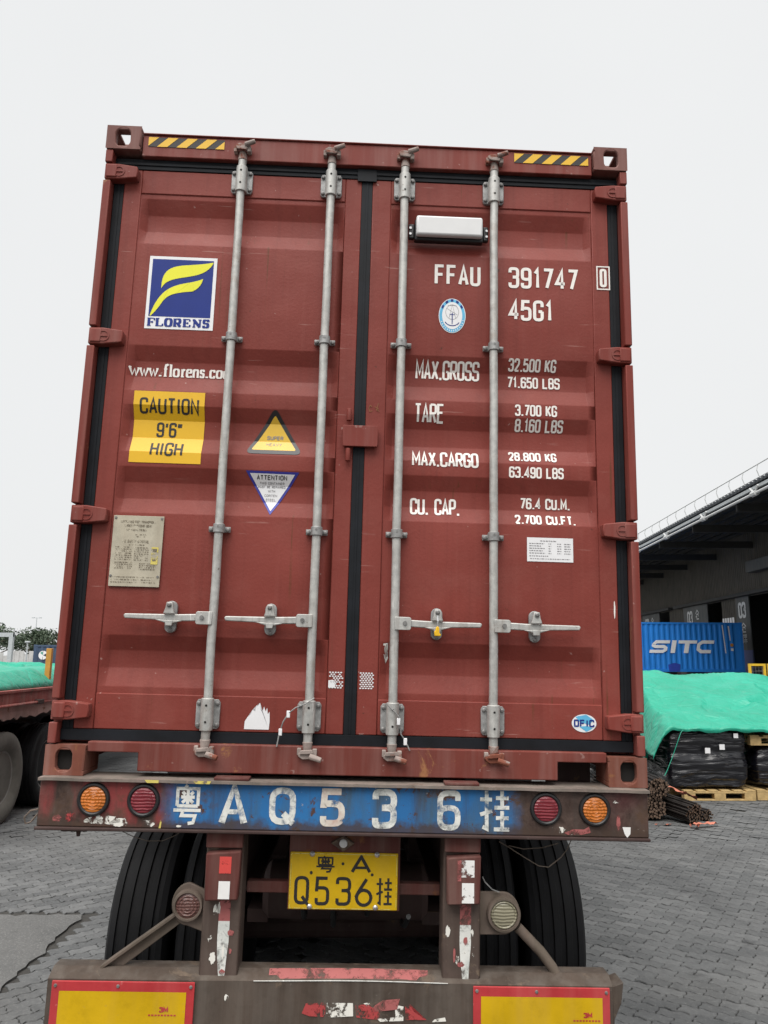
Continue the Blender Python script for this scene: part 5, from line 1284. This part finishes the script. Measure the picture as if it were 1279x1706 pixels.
MB().box(WX-1.6, WX, Y0, Y1, 0, 1.2).build('loading_dock', M['wallpan'], W)
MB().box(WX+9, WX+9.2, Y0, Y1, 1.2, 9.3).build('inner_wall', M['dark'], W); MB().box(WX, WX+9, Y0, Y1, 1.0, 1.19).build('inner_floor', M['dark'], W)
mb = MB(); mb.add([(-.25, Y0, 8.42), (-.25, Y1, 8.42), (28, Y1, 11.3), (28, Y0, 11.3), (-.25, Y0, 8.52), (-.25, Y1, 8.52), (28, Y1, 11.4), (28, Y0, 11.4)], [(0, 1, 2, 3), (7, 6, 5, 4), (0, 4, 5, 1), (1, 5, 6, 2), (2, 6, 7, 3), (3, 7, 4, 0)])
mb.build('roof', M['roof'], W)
mb = MB()
for k in range(300): mb.box(-.27, -.18, Y0+k*.34, Y0+k*.34+.17, 8.45, 8.545)
mb.build('roof_ribs', M['roof'], W)['kind'] = 'stuff'
for k in range(20):
    y = Y0+2.2+k*5.2; MB().box(.1, WX+.0-.02, y, y+.15, 7.85, 8.2).build('rafter', M['soffit'], W)
for k in range(6):
    MB().box(.3+k*.85, .36+k*.85, Y0, Y1, 8.22+k*.08, 8.38+k*.08).build('purlin', M['soffit'], W)
MB().tube([(-.28, Y0, 8.05), (-.28, Y1, 8.05)], .055, 8).build('gutter_pipe', M['gutter'], W); MB().box(-.22, -.12, Y0, Y1, 8.24, 8.36).build('gutter', M['pole'], W)
for k in range(20):
    y = -16.4+k*5.28-21.1
    if y > Y1: break
    mb = MB(); mb.tube([(-.28, y-.35, 8.3), (-.28, y, 8.05)], .045, 6); mb.tube([(-.28, y+.35, 8.3), (-.28, y, 8.05)], .045, 6); mb.tube([(-.28, y, 8.05), (.3, y, 8.3)], .04, 6); mb.lathe([(-.2, .11), (.2, .11)], (-.28, y, 8.05), (0, 1, 0), 8); mb.build('pipe_bracket', M['gutter'], W)
MB().tube([(.02, Y0, 9.22), (.02, Y1, 9.22)], .022, 6).build('guard_rail', M['gutter'], W); MB().tube([(.02, Y0, 8.72), (.02, Y1, 8.72)], .018, 6).build('guard_rail', M['gutter'], W)
gp = MB().tube([(.02, 0, 9.22), (-.03, 0, 9.0), (.03, 0, 8.8), (.14, 0, 8.62), (.22, 0, 8.5)], .02, 5).mesh('rail_post', M['gutter'])
for k in range(60):
    y = -42+k*1.36
    o = bpy.data.objects.new('rail_post', gp); COL.objects.link(o); o.parent = W; o.location = (0, y, 0)
def wflat(name, groups, parent, mats, x, lift=.01):
    """print on the west-facing wall: local y runs to the left as seen"""
    bm = bmesh.new()
    for polys, mi, lf in groups:
        for st in polys:
            qs = st if len(st[0]) > 2 else [st]
            for q in qs:
                try: f = bm.faces.new([bm.verts.new((x-lift-lf, -p[0], p[1])) for p in q]); f.material_index = mi
                except ValueError: pass
    me = bpy.data.meshes.new(name); bm.to_mesh(me); bm.free()
    for m in mats: me.materials.append(m)
    o = bpy.data.objects.new(name, me); COL.objects.link(o); o.parent = parent; return o
CANG = [[(.5, 1), (0, .62)], [(.5, 1), (1, .62)], [(.3, .6), (.3, .05), (.9, .05)], [(.3, .55), (.78, .55), (.78, .3)], [(.0, .3), (.3, .3)]]
KU = [[(.1, .9), (.95, .9)], [(.15, .9), (.1, .05)], [(.3, .7), (.95, .7)], [(.3, .4), (.95, .4)], [(.25, .2), (1, .2)], [(.62, .8), (.62, .0)]]
for k, (a, b) in enumerate(doors):
    # leaf slid to the far side of the opening
    lw = 1.75 if k == 0 else 4.4
    y0_ = b-lw
    d = MB().box(WX-.10, WX-.04, y0_, b, 1.21, 5.4).build('sliding_door', M['wdoor'], W, bevel=.01)
    MB().box(WX-.105, WX-.035, y0_+.002, b-.002, 1.22, 2.5).build('blue_band', M['wdoor_blue'], d)
    MB().box(WX-.35, WX-.01, a-.9, b+1.4, 5.40, 5.58).build('door_track', M['soffit'], W, bevel=.01)
    yy = -(y0_+lw) if 0 else None
    u0 = -(b-.35); 
    wflat('lettering', [(text_strokes('03', u0, u0+1.0, 4.22, 5.1, .16, .5), 0, 0), (strokes_box(CANG, u0+.25, u0+.85, 3.45, 3.95, .07), 0, 0), (strokes_box(KU, u0+.3, u0+.9, 2.85, 3.35, .07), 0, 0)] if k == 0 else [(text_strokes('03', u0+.4, u0+1.4, 4.22, 5.1, .16, .5), 0, 0), (strokes_box(CANG, u0+2.0, u0+2.6, 4.5, 5.1, .07), 0, 0)], d, [M['dimprint']], WX-.105)
ws = wflat('wall_sign', [([[(-(1.6)+i*.36, 4.0), (-(1.6)+i*.36+.27, 4.0), (-(1.6)+i*.36+.27, 4.35), (-(1.6)+i*.36, 4.35)] for i in range(5)], 0, 0)], W, [M['white_st']], WX-.0)
# drain box and duct on the wall
MB().box(WX-.5, WX-.02, -6.6, -3.4, 6.5, 7.1).build('door_hood', M['wdoor'], W, bevel=.03)

# blue container on a chassis before the warehouse
BX = small_container('shipping_container', 'bright blue shipping container with large white slanted capitals before the warehouse', 13.95, 20.0, 37.0, 1.33, 2.56, 'sitc_blue')
def slan(strokes, z0, k): return [[[(p[0]+k*(p[1]-z0), p[1]) for p in q] for q in st] for st in strokes]
tx = []
zc0, zc1 = 2.30, 2.95; wd = .17; x = 15.08
tx += [ribbon([Vector(p) for p in ((16.0, 2.87), (15.28, 2.87), (15.15, 2.74), (15.15, 2.68), (15.28, 2.625), (15.72, 2.625), (15.83, 2.55), (15.83, 2.47), (15.70, 2.38), (15.0, 2.38))], .16)]
tx += [ribbon([Vector((16.22, 2.30)), Vector((16.22, 2.95))], .24)]
tx += [ribbon([Vector((16.45, 2.87)), Vector((17.42, 2.87))], .16), ribbon([Vector((16.92, 2.79)), Vector((16.92, 2.30))], .24)]
tx += [ribbon([Vector(p) for p in ((18.32, 2.87), (17.70, 2.87), (17.53, 2.74), (17.53, 2.50), (17.70, 2.38), (18.22, 2.38))], .17)]
flat('lettering', [(slan(tx, 2.30, .22), 0, 0)], BX, [M['white_st']], 36.995)
flat('marks', [([[(18.9, 3.75), (18.96, 3.75), (19.05, 2.3), (19.0, 2.3)], [(19.22, 3.7), (19.29, 3.7), (19.33, 2.95), (19.28, 2.95)], [(19.3, 2.42), (19.44, 2.42), (19.44, 2.55), (19.3, 2.55)]], 0, 0), (oval(19.37, 2.72, .09, .09, 12), 1, 0)], BX, [M['white_st'], M['orange']], 36.995)
flat('paint_repair', [([[(16.0, 1.36), (16.55, 1.36), (16.6, 1.72), (16.3, 1.8), (15.95, 1.7)]], 0, 0)], BX, [M['wdoor_blue']], 36.997)
CH = thing('container_chassis', 'dark wheeled chassis under the bright blue container', 'trailer', loc=(0, 0, 0))
for y in (37.5, 38.7): MB().box(13.6, 20.1, y, y+.16, .95, 1.2).build('frame_rail', M['chassis'], CH)
for x in (13.98, 16.4, 17.9, 19.82): MB().box(x, x+.2, 37.0, 39.42, 1.2, 1.329).build('bolster', M['chassis'], CH)
for x in (16.9, 18.2):
    for y in (37.2, 39.1):
        w_ = bpy.data.objects.new('wheel', tyre_me); COL.objects.link(w_); w_.parent = CH; w_.location = (x, y, .52); w_.rotation_euler = (0, 0, math.pi/2)
        r_ = bpy.data.objects.new('rim', rim_me); COL.objects.link(r_); r_.parent = w_; r_.rotation_euler = (0, 0, math.pi)
    MB().tube([(x, 37.2, .52), (x, 39.1, .52)], .07, 8).build('axle', M['chassis'], CH)
MB().box(14.3, 14.42, 37.4, 37.52, 0, .96).build('landing_leg', M['chassis'], CH); MB().box(14.3, 14.42, 38.9, 39.02, 0, .96).build('landing_leg', M['chassis'], CH)

# ------------------------------------------------------------------ right: tarpaulin over wrapped pallet loads, rusty bars, yellow frames
def pallet(x0, y0, z0, label, w=1.1, d=1.1, group='wooden pallets'):
    t = thing('pallet', label, 'pallet', loc=(x0, y0, z0), group=group)
    for i in range(6): MB().box(i*(w-.13)/5, i*(w-.13)/5+.13, 0, d, .123, .143).build('deck_board', M['wood'], t, bevel=.003)
    for j in (0, .5, 1): MB().box(0, w, j*(d-.1), j*(d-.1)+.1, .100, .1225).build('stringer_board', M['wood'], t, bevel=.003)
    for j in (0, .5, 1):
        for i in (0, .5, 1): MB().box(i*(w-.16), i*(w-.16)+.16, j*(d-.1), j*(d-.1)+.1, .023, .0995).build('block', M['wood'], t, bevel=.003)
        MB().box(0, w, j*(d-.1), j*(d-.1)+.1, .001, .0225).build('skid_board', M['wood'], t, bevel=.003)
    return t
pallet(4.60, 7.98, 0, 'pale wooden pallet on the paving under the labelled black wrapped load', 1.02, 1.1); pallet(5.62, 8.02, .745, 'pale wooden pallet lying on top of the black wrapped load at the right edge', 1.1, 1.0); pallet(5.66, 8.02, 0, 'dark-shaded wooden pallet on the paving at the right edge', 1.1, 1.0)
def wrapped(x0, x1, y0, y1, z0, z1, label, seed, papers=()):
    t = thing('wrapped_load', label, 'wrapped load', loc=(0, 0, 0), group='black wrapped loads')
    bm = bmesh.new(); nx, nz, nyy = 44, 40, 30
    mb = MB()
    def pt(u, v, w_):
        x, y, z = x0+(x1-x0)*u, y0+(y1-y0)*v, z0+(z1-z0)*w_
        cu, cv, cw = u-.5, v-.5, w_-.5
        bul = .022*(1-abs(fbm((x*1.6+seed+z*1.2, y*1.6, z*7))))**2+.03*fbm((x*1.4, y*1.4+seed, z*2.6))-.02*(abs(math.sin(z*7))**8)
        n_ = Vector((cu*abs(cu)*4, cv*abs(cv)*4, cw*abs(cw)*3)); n_ = n_.normalized() if n_.length > 0 else n_
        return Vector((x, y, z))+n_*bul-Vector((cu, cv, cw))*.06*(max(0, abs(cu)-.42)+max(0, abs(cv)-.42)+max(0, abs(cw)-.42))*8
    def face(f, a, b):
        base = len(mb.v)
        for j in range(b+1):
            for i in range(a+1): mb.v.append(tuple(f(i/a, j/b)))
        for j in range(b):
            for i in range(a): mb.f.append([base+j*(a+1)+i, base+j*(a+1)+i+1, base+(j+1)*(a+1)+i+1, base+(j+1)*(a+1)+i]); mb.mi.append(0)
    face(lambda a, b: pt(a, 0, b), nx, nz); face(lambda a, b: pt(a, 1, b), nx, nz); face(lambda a, b: pt(0, a, b), nyy, nz); face(lambda a, b: pt(1, a, b), nyy, nz); face(lambda a, b: pt(a, b, 1), nx, nyy); face(lambda a, b: pt(a, b, 0), nx, nyy)
    o = mb.build('film', M['wrap'], t); 
    bm = bmesh.new(); bm.from_mesh(o.data); bmesh.ops.remove_doubles(bm, verts=bm.verts, dist=1e-4); bmesh.ops.recalc_face_normals(bm, faces=bm.faces); bm.to_mesh(o.data); bm.free(); shade(o, 75)
    for px, pz, s_ in papers: MB().box(px-s_/2, px+s_/2, y0-.034, y0-.031, pz-s_*.5, pz+s_*.5).build('paper_label', M['white_st'], t)
wrapped(4.42, 5.58, 8.0, 9.05, .150, .965, 'wide black film-wrapped load bearing three white paper labels', 2, ((4.97, .68, .075), (5.18, .73, .075), (5.39, .885, .065)))
wrapped(5.70, 6.85, 8.06, 9.05, .150, .738, 'black film-wrapped load between two pallets at the right edge', 6)
wrapped(5.74, 6.8, 8.15, 9.0, .895, .955, 'thin black wrapped bundle on the upper pallet, under the tarpaulin edge', 8)
def rt_tarp(u, v):
    # v: 0 = hem in front ... 1 = behind; u across
    x = 4.02+u*4.9; yb = 8.0
    prof_ = [(0, 7.93, .955), (.03, 7.92, .995), (.07, 8.0, 1.02), (.30, 8.75, 1.18), (.55, 9.6, 1.47), (.72, 10.3, 1.645), (.80, 10.7, 1.66), (.92, 11.4, 1.45), (1, 11.7, .2)]
    for (a, y_a, z_a), (b, y_b, z_b) in zip(prof_, prof_[1:]):
        if a <= v <= b: t = (v-a)/(b-a); y, z = y_a+t*(y_b-y_a), z_a+t*(z_b-z_a); break
    x += (y-8)*.10
    q = x*.55+y*.9; rdg = lambda f, s: (1-abs(fbm((q*f+s, (x-y*.5)*f*.35, s), 2))*2.0)
    fold = .05*fbm((x*1.1-y*.5, y*1.0, 3))+.050*max(0, rdg(.8, 3))**4+.022*max(0, rdg(1.6, 8))**4+.004*fbm((x*5+y*2.2, y*5, 7))-.045*max(0, 1-abs((y-8.9)-.45*(x-6.0))/.10)*max(0, 1-abs(x-6.2)/1.2)+.03*max(0, 1-abs((y-8.25)-.18*math.sin(x*1.7))/.12)*(.5+.5*math.sin(x*1.3+1))
    z += fold
    z -= .16*max(0, (x-7.0))*max(0, min(1, (y-9)/1.5))+.10*max(0, x-7.6)
    # left end falls over the side of the stack
    l = max(0, .10-u)/.10
    if l > 0:
        z -= l**1.5*(.55 if v < .2 else .85)*max(.35, z)*.8; x += .16*l
        z = max(z, .36+.05*fbm((y*3, 1, 1)))
    if v < .03: z -= .01+.05*fbm((x*2.3, 9, 2))+.015*math.sin(x*9)*.5
    r_ = max(0, u-.93)/.07
    z -= r_*max(0, z-.3)
    return (x, y+.02*fbm((x*3, z*3, 5)), z)
tarp_sheet('tarpaulin', 'large bright green tarpaulin draped over the black wrapped loads on the right', 'tarpaulin', rt_tarp, 220, 150, group='green tarpaulins')
rp = MB().tube([(4.62, 7.89, .99), (4.56, 7.87, .93), (4.50, 7.86, .80), (4.42, 7.85, .62), (4.33, 7.84, .44), (4.28, 7.83, .36)], .005, 6).build('tie_rope', M['tarp'], bpy.data.objects[[o.name for o in bpy.data.objects if o.name.startswith('tarpaulin')][-1]])
def bar_bundle(end, direction, length, rad, n, label, seed, straps, flatten=1.0):
    d = Vector(direction).normalized(); rr = random.Random(seed); t = thing('bar_bundle', label, 'steel bars', loc=(0, 0, 0), group='bundles of rusty steel bars')
    a = d.cross(Vector((0, 0, 1))).normalized(); b = a.cross(d); mb = MB(); e = Vector(end)
    pr = rad/math.sqrt(n)*.98
    for i in range(n):
        r_ = rad*math.sqrt((i+.5)/n); w_ = i*2.39996; off = a*math.cos(w_)*r_+b*math.sin(w_)*r_*flatten
        ext = rr.uniform(-.03, .03); p = e+off+d*ext
        mb.cur = 0; mb.tube([p, p-d*length], pr, 6, caps=False)
        mb.cur = 1; k = len(mb.v); x_, y_ = d.orthogonal().normalized(), None; y_ = d.cross(x_)
        mb.add([p+d*.001+x_*math.cos(q*math.pi/3)*pr*.92+y_*math.sin(q*math.pi/3)*pr*.92 for q in range(6)], [list(range(6))])
    bo_ = mb.build('bars', [M['bars'], M['bar_end']], t); bo_['kind'] = 'stuff'
    for s_ in straps:
        c_ = e-d*s_; vs = []; N = 24
        for i in range(N):
            w_ = 2*math.pi*i/N; o_ = a*math.cos(w_)+b*math.sin(w_)*flatten
            for k_, h_ in ((0, -.035), (1, .035)): vs.append(c_+o_*(rad*1.06+.006*rr.random())+d*(h_+.02*math.sin(w_+s_*9)))
        MB().add(vs, [(2*i, 2*((i+1) % N), 2*((i+1) % N)+1, 2*i+1) for i in range(N)]).build('strap', M['strap'], t)
    return t
bar_bundle((3.66, 6.62, .165), (-.04, -1, .0), 2.6, .15, 70, 'bundle of rusty steel bars lying lowest, closest to the container', 1, (.2, 1.2), .95); bar_bundle((3.72, 6.58, .395), (.06, -1, -.02), 2.6, .135, 80, 'bundle of rusty steel bars resting on top of the others', 2, (.5,), .85)
bar_bundle((4.08, 6.42, .125), (.45, -.88, -.10), 1.6, .125, 75, 'bundle of rusty steel bars with its cut end turned towards the open paving', 3, (.62,), .95); bar_bundle((4.32, 6.62, .075), (.50, -.86, -.03), 1.4, .078, 40, 'thin bundle of rusty steel bars rightmost on the paving', 4, (), .9)
bar_bundle((3.30, 6.75, .14), (-.02, -1, .0), 2.4, .135, 60, 'bundle of rusty steel bars half hidden behind the trailer beam', 7, (.1,), .95)
def strap_scrap(a, b, wv, label, seed, wid=.07, sag=.03):
    a, b = Vector(a), Vector(b); side = (b-a).cross(Vector((0, 0, 1))).normalized(); vs = []; n = 14
    for i in range(n):
        t = i/(n-1); p = a.lerp(b, t)+side*.03*fbm((t*4, seed, 1))+Vector((0, 0, sag*abs(fbm((t*5, seed, 2)))))
        h = wid*(.6+.5*abs(fbm((t*3, seed, 6)))); tw = 1.2*fbm((t*2.5, seed, 9)); d_ = side*math.cos(tw)*h*.5+Vector((0, 0, 1))*math.sin(tw)*h*.5
        vs += [p-d_, p+d_]
    o = MB().add(vs, [(2*i, 2*i+2, 2*i+3, 2*i+1) for i in range(n-1)]).build('strap_scrap', M['strap']); shade(o, 60)
    tag(o, label, 'strap', 'salmon strap scraps')
strap_scrap((3.80, 6.42, .43), (4.22, 6.72, .24), .07, 'long torn salmon strap lying across the tops of the bar bundles', 1, .10)
strap_scrap((3.98, 6.20, .05), (4.30, 6.33, .03), .06, 'crumpled salmon strap trailing on the paving under the cut bar ends', 2, .09, .06)
# loose end of strap on the ground
mb = MB(); mb.add([(3.92+.12*i/8, 6.16+.03*math.sin(i), .02+.035*abs(math.sin(i*1.3))) for i in range(9)]+[(3.94+.12*i/8, 6.24+.03*math.sin(i+1), .015+.03*abs(math.sin(i*1.1+.5))) for i in range(9)], [(i, i+1, i+10, i+9) for i in range(8)])
so_ = mb.build('strap_scrap', M['strap']); tag(so_, 'crumpled salmon strap end lying on the paving at the bar ends', 'strap', 'salmon strap scraps')
mb = MB(); mb.add([(3.58+.2*i/8, 6.35+.02*math.sin(i), .012+.012*abs(math.sin(i*1.3))) for i in range(9)]+[(3.58+.2*i/8, 6.41+.02*math.sin(i+1), .008) for i in range(9)], [(i, i+1, i+10, i+9) for i in range(8)])
so_ = mb.build('strap_scrap', M['strap']); tag(so_, 'flat salmon strap piece on the paving by the trailer beam end', 'strap', 'salmon strap scraps')
def cage(x0, x1, y, label):
    t = thing('mesh_barrier', label, 'barrier', loc=(0, 0, 0), group='yellow mesh barriers')
    mb = MB(); mb.box(x0, x0+.05, y, y+.05, -.012, 1.87); mb.box(x1-.05, x1, y, y+.05, -.012, 1.87); mb.build('upright', M['cageyel'], t)
    MB().box(x0+.051, x1-.051, y, y+.05, 1.82, 1.869).build('top_tube', M['cageyel'], t); MB().box(x0+.051, x1-.051, y, y+.05, .15, .2).build('bottom_tube', M['cageyel'], t)
    mb = MB()
    for k in range(22): mb.box(x0+.05, x1-.05, y+.022, y+.028, .24+k*.073, .247+k*.073)
    k = x0+.09
    while k < x1-.06: mb.box(k, k+.006, y+.0285, y+.034, .2, 1.82); k += .07
    mb.build('wire_mesh', M['bolt'], t)
cage(8.68, 9.06, 14.0, 'yellow framed mesh barrier behind the tarpaulin, narrow one'); cage(9.12, 10.3, 14.02, 'yellow framed mesh barrier at the right edge, mostly cut off')
# bolt sets, rivets and fine print too small to pick apart singly
for o in bpy.data.objects:
    if o.type == 'MESH' and o.name.split('.')[0] in ('bolt', 'rivet', 'grease_hole', 'lens_rib', 'wire_mesh', 'plate_print', 'label_print', 'crest_print', 'reflector_remnant', 'marks'): o['kind'] = 'stuff'
